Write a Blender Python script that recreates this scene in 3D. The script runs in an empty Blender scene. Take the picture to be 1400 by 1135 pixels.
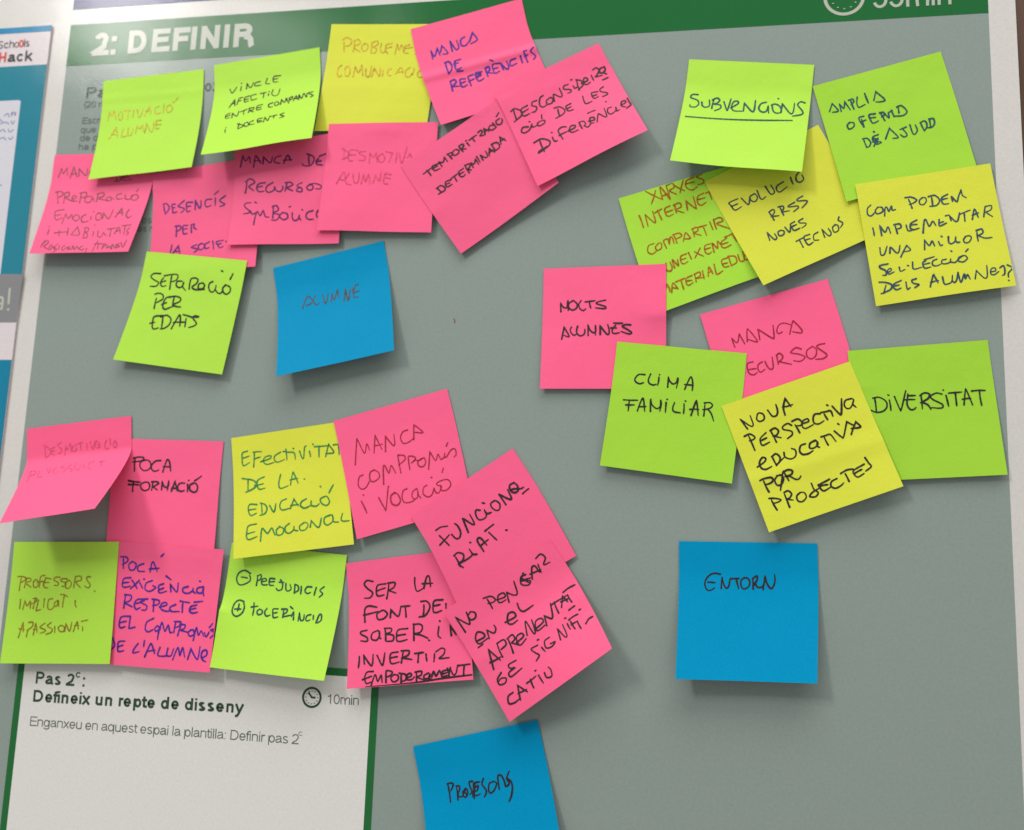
import bpy, math
from mathutils import Vector, Matrix
import numpy as np

WORLD = .37
KEYS = [(-2210, 2400, .42, 1.0, 122), (-1850, 1980, .13, .28, 55), (-1520, 1965, .40, .25, 46), (-1060, 1965, .06, .28, 55)]
FILLPOS = (150, 2700, 1150); FILLSIZE = (2.6, 1.3); FILL = 60
VROUGH, VSPEC = .14, .14
# ---------------------------------------------------------------- light, camera, exposure
scene = bpy.context.scene
ROT = ((0.9860368, -0.0107002, 0.1661834), (0.0357918, 0.9882287, -0.148738), (-0.1626357, 0.1526091, 0.9748129))
def W(x, y, z):
    """board millimetres (x right, y up, z out of the board) -> world metres; the board hangs upright"""
    return Vector((x / 1000, -z / 1000, 1.4 + y / 1000))
B2W = Matrix(((1, 0, 0), (0, 0, -1), (0, 1, 0)))
cam = bpy.data.objects.new('camera', bpy.data.cameras.new('camera'))
scene.collection.objects.link(cam)
cam.matrix_world = Matrix.Translation(W(0, 0, 548.28)) @ (B2W @ Matrix(ROT)).to_4x4()
cam.data.sensor_width = 36
cam.data.lens = 36 * 1256.97 / 1400
cam.data.clip_start = .01; cam.data.clip_end = 50
cam.data.dof.use_dof = True
cam.data.dof.focus_distance = .53
cam.data.dof.aperture_fstop = 5.5
scene.camera = cam
world = bpy.data.worlds.new('World'); scene.world = world
world.use_nodes = True
bg = world.node_tree.nodes['Background']
bg.inputs['Color'].default_value = (1.0, .985, .95, 1); bg.inputs['Strength'].default_value = WORLD
def area_lamp(name, pos, size, power, colour, target=(-150, 60, 0)):
    d = bpy.data.lights.new(name, 'AREA'); d.shape = 'RECTANGLE'; d.size, d.size_y = size
    d.energy = power; d.color = colour
    o = bpy.data.objects.new(name, d); scene.collection.objects.link(o)
    o.location = W(*pos)
    o.rotation_euler = (W(*target) - o.location).to_track_quat('-Z', 'Y').to_euler()
    return o
for x, y, sx, sy, pw in KEYS:
    area_lamp('ceiling_tube_lamp', (x, y, 2600), (sx, sy), pw * sx * sy, (1, .975, .93))
area_lamp('ceiling_panel_lamp', FILLPOS, FILLSIZE, FILL, (1, .98, .95))
scene.view_settings.view_transform = 'Standard'; scene.view_settings.look = 'None'
scene.view_settings.exposure = .2; scene.view_settings.gamma = 1
scene.view_settings.use_curve_mapping = False


# ---------------------------------------------------------------- the bent sheets and their pile
NU, NV = 25, 45

def edge_curve(top, down, end, flat, beta, length):
    """one side edge of a note: flat on the board near the glue strip, then curling out to its lower corner"""
    p0 = top + down * length * flat
    c = p0 + down * length * beta
    t = np.linspace(0, 1, 160)[:, None]
    bez = (1 - t) ** 2 * p0 + 2 * t * (1 - t) * c + t * t * end
    pts = np.vstack([top + (p0 - top) * np.linspace(0, 1, 40)[:-1, None], bez])
    s = np.r_[0, np.cumsum(np.linalg.norm(np.diff(pts, axis=0), axis=1))]
    s /= s[-1]
    v = np.linspace(0, 1, NV)
    return np.stack([np.interp(v, s, pts[:, k]) for k in range(3)], 1)

def note_surface(corners, flat, beta, creases, seed):
    TL, TR, BR, BL = [np.array(c, float) for c in corners]
    across = (TR - TL) / np.linalg.norm(TR - TL)
    down = np.array([across[1], -across[0], 0.0])
    L = edge_curve(TL, down, BL, flat, beta, 76.0)
    R = edge_curve(TR, down, BR, flat, beta, 76.0)
    u = np.linspace(0, 1, NU)[None, :, None]
    S = L[:, None, :] * (1 - u) + R[:, None, :] * u
    rng = np.random.RandomState(seed)
    U, V = np.meshgrid(np.linspace(0, 1, NU), np.linspace(0, 1, NV))
    free = np.clip((V - .22) / .6, 0, 1)
    a, b = rng.uniform(-1, 1, 2)
    S[:, :, 2] += free * (1.2 * a * np.sin(np.pi * U) + .7 * b * np.sin(2 * np.pi * U + a)) + .12 * np.sin(9 * V + 5 * a) * np.sin(7 * U + 3 * b)
    for v0, w, amp in creases:
        S[:, :, 2] += amp * np.clip(1 - np.abs(V - v0 - .03 * (U - .5)) / w, 0, 1)
    S[:, :, 2] = np.maximum(S[:, :, 2], .45)
    return S

class Heap:
    """height map of what is already stuck on the board, in millimetres, 1 mm cells"""
    def __init__(self):
        self.x0, self.y0 = -520, -260
        self.h = np.zeros((720, 860))
    def idx(self, X, Y):
        i = np.clip(np.rint(X - self.x0).astype(int), 1, 858)
        j = np.clip(np.rint(Y - self.y0).astype(int), 1, 718)
        return j, i
    def top(self, X, Y):
        j, i = self.idx(X, Y)
        m = self.h[j, i]
        for dj, di in ((0, 1), (1, 0), (0, -1), (-1, 0)):
            m = np.maximum(m, self.h[j + dj, i + di])
        return m
    def drape(self, S):
        """lift the sheet where it lies over others, easing the lift into its surroundings"""
        h = self.top(S[:, :, 0], S[:, :, 1])
        req = np.where(h > 0, h + .42, 0)
        d = np.maximum(req - S[:, :, 2], 0)
        need = d.copy()
        for k in range(60):
            q = np.pad(d, 1, mode='edge')
            d = np.maximum(need, (q[1:-1, 1:-1] * 2 + q[:-2, 1:-1] + q[2:, 1:-1] + q[1:-1, :-2] + q[1:-1, 2:]) / 6)
        S = S.copy()
        S[:, :, 2] += d
        return S
    def add(self, S):
        n, m = 133, 121
        jv = np.linspace(0, NV - 1.001, n); iu = np.linspace(0, NU - 1.001, m)
        j0 = jv.astype(int); i0 = iu.astype(int)
        fj = (jv - j0)[:, None, None]; fi = (iu - i0)[None, :, None]
        A = S[j0][:, i0]; B = S[j0][:, i0 + 1]; C = S[j0 + 1][:, i0]; D = S[j0 + 1][:, i0 + 1]
        P = (A * (1 - fi) + B * fi) * (1 - fj) + (C * (1 - fi) + D * fi) * fj
        j, i = self.idx(P[:, :, 0], P[:, :, 1])
        np.maximum.at(self.h, (j, i), P[:, :, 2])

NOTES = [
 dict(paper='pink', ink='grey', pen=0.75, seed=3, flat=0.2, beta=0.2, creases=[],
  label='pink note reading MANCA DE PREPARACIÓ EMOCIONAL, its lower edge bending off the poster',
  corners=[[-424.4, 264.1, 0.8], [-347.1, 263.3, 0.8], [-354.8, 189.4, 10.0], [-429.1, 189.8, 8.5]],
  strokes='50,167 66,102 66,102 83,140 107,100 107,100 116,153;139,175 155,104 161,104 188,167;141,147 184,142;203,164 199,108 199,108 255,159 261,106;312,114 282,125 287,163 324,157;338,170 349,108 381,165;488,168 491,205;477,211 519,203 520,175 490,162;568,164 538,169 543,204 604,199;539,182 576,179;93,367 64,276;52,282 90,276 115,300 80,325;136,372 126,293;117,293 153,284 161,314 139,326 202,357;194,341 222,329 211,312 191,321 200,351 239,355;259,369 250,293;241,293 284,288 293,320 260,329;334,321 294,324 299,363 337,364 346,331 368,364;384,365 379,306;372,303 416,294 424,320 395,339 465,356;475,327 452,333 459,356 489,353 475,327 513,351;549,303 521,315 529,344 572,342;583,316 590,342 623,349 641,324;662,311 628,324 643,353 674,354 682,328 656,311;659,289 666,270;156,419 99,430 97,463 122,500 165,485;98,466 143,458;176,528 180,452 180,452 212,492 227,460 246,499;260,464 245,486 269,510 295,494 280,467 257,464;335,462 310,481 326,520 371,514;377,475 383,505;385,440 388,442;431,450 413,469 427,506 459,496 446,457 425,450;470,493 463,451 463,451 515,497 529,426;561,485 588,417 588,417 610,473;564,456 605,450;645,428 636,467 658,494 679,481;93,575 93,614;84,552 88,554;144,603 203,597;173,583 189,633;210,597 247,595;237,565 248,624;275,621 304,559 304,559 337,619 282,621;373,632 366,567;357,567 388,567 394,593 371,599 395,613 402,642 369,645;436,597 443,633;428,545 431,548;470,594 481,634 508,638 514,602;516,608 542,629;537,579 597,571;562,577 572,639;602,617 617,565 647,618;604,598 637,592;636,556 704,551;662,557 675,626;700,574 687,600 708,614 695,630;75,711 90,660;74,692 109,660 123,680 99,706 148,733;154,694 141,713 155,733 172,707 188,734;197,688 186,721 207,734 183,756;215,702 222,735;260,703 241,722 260,739 284,716 296,739;301,710 295,729 321,730 317,703;326,710 343,736 352,710 373,734;393,711 376,724 395,740 416,731;434,728 433,757;496,673 484,752;478,693 535,694;511,697 516,736;550,733 548,694;542,694 570,701 558,720;585,708 586,728 607,715 618,735;624,735 618,702 651,729 645,697;669,694 652,707 678,717 657,730;681,691 706,724 714,669'),
 dict(paper='pink', ink='purple', pen=0.95, seed=4, flat=0.2, beta=0.2, creases=[],
  label='pink note reading DESENCÍS PER LA SOCIE, tucked under a bright lime note',
  corners=[[-348.0, 247.7, 1.4], [-271.5, 257.3, 0.6], [-266.5, 179.4, 4.2], [-343.6, 175.7, 1.7]],
  strokes='93,322 77,251;75,246 97,245 118,275 110,301 91,321;161,258 137,259 143,292 149,320 175,316;140,282 160,283;224,239 186,270 186,279 226,298 223,313 204,327;285,260 244,257 243,291 249,324 271,322;245,287 273,286;305,315 304,249 304,249 335,309 345,290 343,254;417,253 380,255 373,285 387,307 417,299;444,249 445,305;435,224 465,201;513,243 475,271 511,300 503,310 480,314;182,497 179,427;172,422 203,423 211,445 180,463;258,425 226,428 234,483 261,484;229,451 258,450;291,481 287,422;283,426 306,422 306,447 325,462;156,559 150,615;171,617 204,571 204,571 221,624;176,606 219,611;335,574 301,590 347,608 320,630;369,569 349,584 360,612 386,607 392,580 367,568;425,563 396,580 401,607 429,605;449,561 460,619;521,561 475,568 488,593 502,611 527,605;485,586 512,582;541,570 546,576'),
 dict(paper='yellow', ink='amber', pen=0.8, seed=6, flat=0.2, beta=0.2, creases=[(0.6, 0.15, 0.25)],
  label='pale yellow note reading PROBLEMES COMUNICACIÓ in thin orange pen',
  corners=[[-227.1, 350.3, 0.8], [-150.6, 345.5, 0.6], [-157.0, 269.7, 1.5], [-233.1, 272.7, 3.0]],
  strokes='115,197 105,127;93,112 120,94 158,117 147,149 111,157;178,195 178,117;173,117 206,109 217,137 179,162 226,198;254,137 232,157 247,192 274,177 272,144 249,137;304,198 302,132;298,132 335,119 343,144 311,162 337,172 332,203 303,205;367,137 365,177 381,203 399,198;440,137 404,145 400,182 421,211;405,170 443,162;470,213 477,142 477,142 494,183 507,147 524,188;560,148 530,158 530,198 561,208;527,175 584,165;625,148 608,168 640,188 609,213;114,293 93,313 91,349 108,375 126,365;160,299 141,319 151,365 172,370 178,335 160,299;205,376 210,305 210,305 239,346 254,297 254,297 273,369;287,321 294,367 316,377 323,336 320,300;335,377 344,316 344,316 388,372 383,310;405,331 409,372;461,320 441,331 444,364 467,369;496,356 518,315 536,319 543,352;504,345 541,340;585,311 559,334 570,373 594,375 609,349;616,314 612,364;672,323 644,344 654,377 680,374 685,343 667,323'),
 dict(paper='pink', ink='purpledark', pen=1.0, seed=5, flat=0.2, beta=0.2, creases=[],
  label='pink note reading MANCA DE RECURSOS SIMBÒLICS in dark violet pen',
  corners=[[-290.0, 263.2, 1.0], [-214.2, 271.1, 3.6], [-210.7, 194.4, 3.5], [-286.7, 194.1, 6.0]],
  strokes='43,151 62,65 62,65 80,109 108,81 115,131;137,164 151,88 162,89 189,142;143,119 189,123;206,147 210,99 210,99 257,149 276,107;334,108 298,116 287,146 327,165;352,168 376,117 389,118 403,154;355,145 413,148;532,200 531,128;518,121 558,142 567,169 542,206 494,202 484,188;599,166 584,176 586,204 626,214;589,185 619,184;605,149 650,139;85,358 90,264;83,269 115,251 147,282 108,310 145,347;223,294 178,297 164,328 181,357 217,358;167,323 204,319;276,300 239,320 231,351 252,370 287,357 290,331;293,334 302,359 333,372 351,348 345,332;367,370 377,314;367,310 404,312 418,331 376,350 376,350 420,375;484,323 455,333 453,348 481,361 485,387 452,381 449,366 471,358;535,344 518,360 536,382 561,374 557,349 535,341 579,339 619,360 610,379 580,376;130,437 95,439 89,463 125,500 125,516 87,521;133,503 151,529 180,515;167,609 173,547 184,510 207,544 224,507 243,552 268,558;162,437 172,443;296,565 293,480;286,480 315,476 330,509 295,528 340,546 324,582 290,581;363,529 341,552 368,582 398,570 391,539 359,529;402,490 414,488;427,535 432,576 450,592 473,578 477,553;473,568 491,591;494,516 499,520;567,528 534,536 523,565 541,586 575,587;602,530 593,554 601,574'),
 dict(paper='pink', ink='faintred', pen=0.8, seed=8, flat=0.2, beta=0.2, creases=[],
  label='pink note reading DESMOTIVA ALUMNE in faint reddish pen, square above the poster middle',
  corners=[[-222.7, 276.6, 4.0], [-148.9, 275.7, 1.9], [-149.3, 200.1, 3.3], [-225.8, 202.9, 4.5]],
  strokes='127,255 124,186;108,177 160,213 149,240 116,255;219,195 171,188 154,226 167,266 191,266;161,226 207,224;274,200 233,204 234,217 271,235 269,262 230,262;306,282 303,211 303,211 332,240 349,209 349,209 361,275;391,216 366,235 374,271 396,275 411,249 395,218;458,212 441,276;416,200 464,214;490,210 487,278;508,216 523,276 537,267 558,170;566,245 581,219 596,250;96,428 132,349 145,360 155,410;108,399 152,405;174,356 155,396 166,428 197,437;203,360 211,410 230,425 245,405 243,349;265,429 275,364 275,364 293,413 309,364 325,431;345,422 357,368 357,368 388,406 393,342;464,364 425,359 415,395 422,425 448,429;418,379 462,392;424,355 432,346'),
 dict(paper='lime', ink='black', pen=0.75, seed=2, flat=0.2, beta=0.2, creases=[],
  label='bright lime note reading VINCLE AFECTIU ENTRE COMPANYS I DOCENTS, lower edge lifted',
  corners=[[-310.5, 325.2, 0.6], [-234.5, 333.9, 0.8], [-228.8, 261.2, 16.6], [-304.6, 252.1, 17.6]],
  strokes='113,199 131,234 163,190;195,193 191,228;196,168 198,171;233,218 237,178 237,178 262,215 285,176;330,179 298,184 293,206 338,209;382,166 372,201 402,210;477,161 430,161 427,200 459,206;432,181 458,180;124,355 156,294 156,294 163,349;134,328 162,324;177,339 186,288;186,288 215,284;181,312 205,310;265,282 229,290 230,328 261,325;231,309 256,305;309,278 275,284 279,322 316,317;338,278 380,277;364,280 363,321;399,291 398,309;400,273 403,275;429,266 421,295 439,318 467,314 478,267;137,409 111,420 113,450 141,449;113,434 143,426;157,452 156,413 156,413 190,445 201,402;213,411 258,397;235,406 238,442;270,429 277,388;270,393 304,391 301,409 278,414 307,430;365,378 329,383 328,418 362,416;331,400 360,399;438,378 410,388 416,412 442,414;468,375 450,390 462,409 484,397 468,375;496,406 499,365 499,365 523,393 532,359 543,391;553,406 555,361;552,361 575,353 572,374 555,380;584,393 600,352 612,386;590,375 613,373;622,388 620,349 620,349 642,383 650,343;656,344 675,380 676,345;716,340 684,346 720,373 701,385;127,551 130,581;130,535 132,538;216,561 221,513;206,517 254,543 217,565;278,515 256,524 266,552 291,544 278,517;319,511 295,522 301,543 329,543;380,502 349,505 354,535 385,532;352,522 378,521;394,541 400,500 400,500 424,535 433,494;440,502 485,496;465,501 464,524;533,490 507,501 536,521 506,531'),
 dict(paper='lime', ink='orange', pen=0.75, seed=1, flat=0.18, beta=0.28, creases=[(0.2, 0.05, 0.2)],
  label='bright lime note reading MOTIVACIÓ ALUMNE in thin orange pen',
  corners=[[-393.3, 317.9, 0.6], [-317.8, 322.8, 0.6], [-316.1, 248.4, 7.6], [-392.4, 242.7, 6.2]],
  strokes='58,308 63,238 63,238 85,276 98,240 98,240 120,307;153,249 136,271 144,312 165,310 165,274 153,249;203,248 209,315;177,245 223,252;248,251 248,311;275,251 290,305 305,304 317,241;336,301 364,235 364,235 380,299;339,268 376,270;438,242 409,252 413,290 435,299 452,290;473,231 474,299;524,239 495,255 501,292 525,295 540,270 519,239;542,224 577,193;91,450 126,381 134,382 154,452;105,419 151,429;187,382 185,447 234,444;224,384 231,439 256,442 262,389;286,432 290,376 290,376 313,402 331,379 331,379 345,426;356,438 359,367 359,367 402,437 414,416 411,355;466,354 432,353 435,414 460,414;432,384 469,386'),
 dict(paper='pink', ink='blueviolet', pen=1.05, seed=7, flat=0.2, beta=0.2, creases=[(0.52, 0.06, 1.1)],
  label='tilted pink note reading MANCA DE REFERÈNCIES in blue violet pen over the green header',
  corners=[[-171.1, 342.8, 1.3], [-97.0, 360.1, 0.8], [-72.7, 294.1, 3.0], [-146.2, 272.3, 5.0]],
  strokes='102,260 104,196 104,196 118,245 149,191 149,191 155,250;164,226 183,182 183,182 209,248 174,247;240,245 243,168 243,168 267,241 289,227 286,175;343,167 315,178 308,220 334,232 361,210;367,209 399,152 399,152 419,212 370,230;171,406 172,318;170,314 199,317 206,361 190,393 169,403;274,322 231,328 226,392 264,391;224,343 256,344;226,408 268,415;238,324 229,370;154,538 161,469;161,462 191,459 195,481 164,506 164,506 210,518;259,475 225,471 221,529 257,525;225,499 255,495;278,539 279,468;280,465 319,461;276,503 314,495;375,459 334,459 334,520 374,513;336,463 365,470 336,488 364,484;403,506 407,443;404,442 429,437 429,461 409,479 409,479 442,494;500,435 457,434 452,498 486,493;455,463 487,464;453,395 471,410;512,492 510,438 510,438 534,496 551,481 552,436;610,437 576,441 566,480 608,474;647,430 643,484;675,490 678,409;676,405 699,406;674,443 694,437;745,399 720,421 738,460 718,485'),
 dict(paper='pink', ink='black', pen=0.95, seed=9, flat=0.2, beta=0.2, creases=[],
  label='strongly tilted pink note reading TEMPORITZACIÓ DETERMINADA in black pen',
  corners=[[-172.2, 246.1, 3.3], [-106.0, 290.6, 4.2], [-68.2, 229.5, 7.0], [-129.4, 185.9, 3.0]],
  strokes='91,145 122,144 152,142;120,138 124,186;200,144 160,138 160,171 195,180;159,151 191,155;211,175 210,138 210,138 231,155 253,132 253,132 256,171;287,171 281,126;276,125 301,130 306,149 282,148;326,129 309,137 311,161 338,164 350,148 336,128;367,173 364,127;364,123 390,126 389,143 369,153 393,169;417,137 420,165;418,119 424,120;437,130 493,129;460,127 462,162;508,119 530,118 529,136 507,148 533,162;538,158 550,120 550,120 569,158;543,144 568,142;616,141 592,128 574,143 590,164 619,162;614,121 616,156;662,123 637,125 632,150 652,163 670,148 673,132;655,98 679,85;99,326 127,326;120,327 113,281;108,285 139,284 153,313 141,329 99,326;210,290 177,282 165,304 171,320 201,322;171,298 196,304;217,284 264,282;239,283 236,325;312,274 276,277 271,309 285,321 303,317;277,292 305,297;328,323 330,270;331,263 358,271 354,289 331,296 331,296 347,316;366,310 369,273 369,273 383,291 405,269 405,269 405,313;420,270 419,305;419,259 422,258;441,305 443,267 443,267 462,301 479,297 483,263;487,306 510,264 510,264 527,306;494,287 523,285;534,298 535,252;535,247 565,254 575,280 562,299 527,300;585,285 602,237 602,237 622,286;589,266 620,266'),
 dict(paper='pink', ink='black', pen=1.0, seed=10, flat=0.2, beta=0.2, creases=[],
  label='tilted pink note reading DESCONSIDERACIÓ DE LES DIFERÈNCIES in black pen',
  corners=[[-112.1, 292.4, 4.4], [-45.8, 325.6, 0.6], [-13.5, 259.3, 12.6], [-81.1, 226.9, 8.8]],
  strokes='57,244 66,175;46,176 76,169 107,206 93,237 36,255;158,187 111,195 108,245 151,248;112,219 157,213;227,183 200,180 187,202 210,226 192,250 167,248;279,170 255,177 234,219 246,246 283,243;305,208 285,214 280,240 310,247 328,221 314,205 301,209;330,243 340,203 349,197 376,233 392,227 396,172;459,174 432,171 420,191 456,216 451,233 430,231;484,198 485,220 507,219;489,152 496,153;506,245 520,174;518,167 545,190 544,223 501,244;540,208 580,209 586,192 569,182 551,214 567,234 592,229;619,185 618,228;643,154 669,151 679,173 658,198 639,209 683,221;719,170 689,170 677,196 701,206 720,183 712,167;704,199 703,217 712,225;671,253 710,253;103,332 73,320 52,341 66,361 104,356 134,326;126,337 134,351 159,351;180,334 166,342 172,362 209,360 217,340 186,333;216,294 206,323;125,301 129,306;316,362 326,308;309,290 344,300 363,339 343,361 288,366;416,314 383,316 376,338 383,359 414,365;378,337 411,337;506,301 498,354 509,369 545,369;604,319 570,308 562,318 564,355 593,357;560,331 591,338;653,303 626,310 624,330 654,357 650,370 617,371;131,550 134,456;94,458 148,456 188,496 178,524 137,536 95,543 104,531 162,526;215,483 216,514 234,525;224,447 227,452;270,530 265,472 274,451 300,447 324,461;260,494 310,495;322,496 366,496 377,482 354,471 331,492 341,519 382,524;408,527 407,479;407,475 434,480 441,505 427,517 427,517 445,538 474,521;465,499 500,510 503,490 482,482 471,517 490,530;510,534 535,488 545,483 564,518 581,524 590,458;484,441 534,444;634,475 610,474 598,503 613,525 649,515;658,491 652,520 672,520;692,493 727,489 729,472 705,472 695,503 715,521;750,464 749,498 750,521 712,535;619,417 623,421'),
 dict(paper='lime', ink='black', pen=1.05, seed=16, flat=0.2, beta=0.2, creases=[],
  label='lime note reading SEPARACIÓ PER EDATS in thick black pen',
  corners=[[-345.9, 191.7, 2.6], [-272.2, 183.3, 4.9], [-283.1, 107.3, 5.0], [-360.3, 116.9, 6.0]],
  strokes='141,142 91,145 71,167 98,187 138,203 129,229 85,235;170,169 156,192 161,218 177,227 202,219;154,203 191,187;235,240 228,148;173,154 222,142 264,137 277,154 266,177 239,188;314,179 280,183 275,208 297,223 322,213 328,183 326,214 354,238;378,227 374,187 378,158 404,149 430,159 422,186 398,207 404,220 436,226 491,218;467,177 442,188 446,217 479,213 485,191 471,176;540,162 519,176 520,206 541,230 563,224 570,197 569,185;573,215 592,232 615,233 626,210;638,176 623,197 634,226 661,235 680,214 673,187 642,175;590,84 603,89;663,134 676,95;162,382 156,310;137,284 163,275 195,283 204,311 167,341;251,291 228,301 216,333 222,366 242,379 282,359;209,349 239,333;290,355 284,292;245,295 294,284 331,293 332,316 291,342 314,352 348,352;237,424 181,438 184,483 191,510 207,520 234,509;165,485 198,474;241,424 257,513;228,433 269,418 305,441 303,480 277,506 251,514;327,503 350,422 360,407 373,438 381,480;331,461 409,450;411,424 419,483;383,401 458,414;495,403 469,401 457,415 493,448 482,467 447,482;464,407 496,407;469,410 496,402'),
 dict(paper='blue', ink='brown', pen=0.9, seed=17, flat=0.2, beta=0.2, creases=[],
  label='blue note with the single word ALUMNE in dark brown pen',
  corners=[[-255.8, 179.4, 0.6], [-181.5, 196.4, 0.6], [-167.5, 122.0, 10.0], [-243.2, 105.0, 11.0]],
  strokes='170,320 187,280 206,248 221,255 243,287 261,321 282,314;199,308 225,302 243,283 260,254;310,260 316,305 323,326 336,306 345,263;363,327 373,266 373,266 384,313 410,251 410,251 416,308;448,340 463,261 463,261 474,338 487,319 494,268;510,260 514,298 517,328 545,333;551,248 533,250 518,285;515,298 554,294'),
 dict(paper='green', ink='orangebrown', pen=0.85, seed=13, flat=0.2, beta=0.2, creases=[],
  label='green note reading XARXES INTERNET COMPARTIR in orange brown pen, under a yellow note',
  corners=[[-31.1, 220.6, 0.6], [42.6, 241.6, 0.6], [60.6, 171.2, 2.0], [-7.8, 145.0, 4.0]],
  strokes='169,6 253,87;227,21 181,95;253,87 257,19 266,14 296,101;259,66 304,61;297,98 296,8;300,9 337,5 340,34 308,46 342,81;341,18 394,75;407,0 364,80;474,6 421,17 410,56 438,85 474,74;416,35 465,39;522,2 487,11 519,41 513,63 480,64;91,143 96,222;124,222 127,147 127,147 164,209 176,205 176,140;187,154 234,143;207,146 215,210;285,140 251,148 247,186 261,202 291,197;251,172 292,170;310,195 314,142;306,143 344,140 347,168 312,176 353,210;378,199 386,143 386,143 424,203 432,198 434,127;499,126 460,136 449,176 465,198 496,189;459,156 498,157;512,130 549,127;531,129 534,182;126,339 92,342 78,376 97,398 129,390;157,346 130,363 134,387 161,382 170,354 157,346;191,392 187,344 214,339 216,370 230,336 243,341 243,380;260,382 255,326;251,324 291,327 299,349 264,356;300,385 323,342 331,341 345,381 311,373;371,379 375,325;371,328 400,326 401,350 374,356 413,386;410,330 461,332;439,332 443,397;485,321 489,374;510,377 510,310;509,313 549,312 560,339 522,346 584,400;118,489 99,513 118,535;161,482 150,516 170,537 189,522 186,483;203,527 204,474 227,521 234,485;294,468 260,471 250,506 263,523 291,517;254,492 287,493;309,466 315,511;345,471 390,519;384,462 337,511;452,456 415,458 407,498 424,516 444,508;412,480 445,481;457,516 462,459 484,499 496,456 511,493;551,455 514,470 512,501 532,512 567,505;517,483 554,484;543,445 599,437;591,442 605,498;86,660 91,609 111,631 129,608 133,654;120,612 136,633 132,658;141,665 165,613 185,658;153,639 185,658;184,612 241,610;217,613 217,674;289,609 251,614 242,641 252,660 284,653;245,631 281,637;302,656 306,604;305,607 339,605 335,630 308,635 346,645;358,604 354,656;382,648 401,597 413,644;388,627 414,629;436,590 433,651 447,656 475,648;528,578 486,582 489,626 520,633;487,606 519,610;535,635 534,572;530,570 570,585 571,624 535,635;590,580 593,625 619,626 622,572;650,590 624,604 629,630 648,629'),
 dict(paper='pink', ink='black', pen=1.0, seed=18, flat=0.2, beta=0.2, creases=[],
  label='upright pink note reading MOLTS ALUMNES in black pen',
  corners=[[-76.7, 175.9, 0.6], [-1.6, 177.1, 2.9], [-0.7, 100.0, 2.0], [-76.4, 99.6, 3.0]],
  strokes='114,277 111,223 111,223 128,249 151,252 156,212 160,270;190,209 164,226 163,252 185,269 210,258 216,234 196,212;239,211 225,234 232,260 252,274 269,264;290,217 300,260;264,220 327,214;391,213 348,221 333,231 356,241 391,254 384,266 329,259;124,451 137,377 137,377 170,435 137,428;182,378 175,395 185,417 199,428 212,423;221,373 215,396 220,420 240,433 263,421 266,393;287,431 285,366 285,366 297,396 317,414 332,407 331,371 332,430;361,425 360,374 360,374 401,424 415,420 414,393 406,365;454,372 435,397 436,416 451,422 478,417;426,387 462,388;444,357 498,359;546,371 515,369 496,379 527,399 552,418 535,426 489,410'),
 dict(paper='yellow', ink='navy', pen=0.9, seed=14, flat=0.2, beta=0.2, creases=[],
  label='tilted yellow note reading EVOLUCIÓ RRSS NOVES TECNOS in navy pen',
  corners=[[21.1, 229.5, 1.2], [88.6, 263.9, 0.6], [120.1, 192.7, 3.0], [55.3, 161.6, 7.0]],
  strokes='126,192 69,191 70,213 78,250 123,248;70,219 111,221;146,200 164,255 195,213;227,210 197,214 190,240 208,257 232,240 231,213;250,199 246,260 280,259;305,199 311,258 337,255 338,206;413,223 368,229 354,251 365,271 418,262;462,217 457,263;519,213 498,223 484,251 498,271 526,263 529,233;252,415 249,362;249,356 278,352 278,371 250,389 250,389 291,404;317,414 320,353;312,352 338,359 337,375 316,391 316,391 361,404;412,370 371,373 370,382 416,398 415,411 380,420;473,356 435,359 435,372 477,390 477,403 435,421;170,519 179,469 179,469 197,527 215,523 215,494;258,492 238,495 235,520 261,523 272,506 259,491;289,485 299,526 323,492 323,485;356,479 326,484 324,512 331,529 367,530;327,501 358,500;409,484 380,487 382,501 411,516 405,528 377,534;328,646 329,592;309,595 359,593;400,590 364,589 358,619 365,647 398,643;358,612 391,615;451,599 421,604 409,633 434,645;474,644 481,594 481,594 500,647 520,638 518,605;565,602 543,611 540,641 567,641 578,615 564,599;607,569 595,585 611,612 585,631'),
 dict(paper='green', ink='teal', pen=0.95, seed=12, flat=0.2, beta=0.2, creases=[],
  label="tilted green note reading AMPLIA OFERTA D'AJUDA in dark teal pen",
  corners=[[85.8, 289.1, 0.6], [160.0, 307.6, 0.6], [176.7, 233.8, 3.0], [103.7, 213.3, 4.0]],
  strokes='52,183 80,139 80,139 102,193 67,193;117,203 119,154 119,154 136,187 152,149 152,149 170,209;191,210 187,147;175,146 200,146 201,166 181,176;228,143 216,179 221,207 259,200;275,133 280,197;314,190 339,140 339,140 375,204 349,210 323,203;145,285 127,299 132,325 161,317 167,294 145,284;233,270 206,270 203,291 216,335;216,335 215,284;206,300 239,297;299,274 263,272 266,316 277,329 306,323;267,292 296,297;341,331 330,280;326,276 347,280 345,299 328,305;350,287 368,322 373,294;398,323 392,277;372,290 399,282;431,308 436,271 436,271;429,269 456,269 477,312 450,331 403,322;199,465 194,408;190,407 216,412 228,443 214,464 196,466;282,407 248,413 247,443 274,435 247,426 257,463 289,461;252,417 266,465;240,471 277,425;242,442 284,454;263,382 267,387;316,445 354,387 354,387 387,455 356,454;447,407 409,412;424,409 440,455 420,464 403,443;471,401 473,457 486,464 503,444 500,410;540,461 532,409;529,405 554,400 564,419 557,445 540,460;579,452 584,398;584,398 607,403 606,433 589,450 563,449'),
 dict(paper='lime', ink='teal', pen=0.95, seed=11, flat=0.2, beta=0.2, creases=[],
  label='bright green note with SUBVENCIONS underlined in dark teal pen',
  corners=[[11.4, 311.1, 0.6], [86.9, 303.1, 0.6], [77.1, 229.0, 12.4], [0.2, 237.9, 14.8]],
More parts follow.
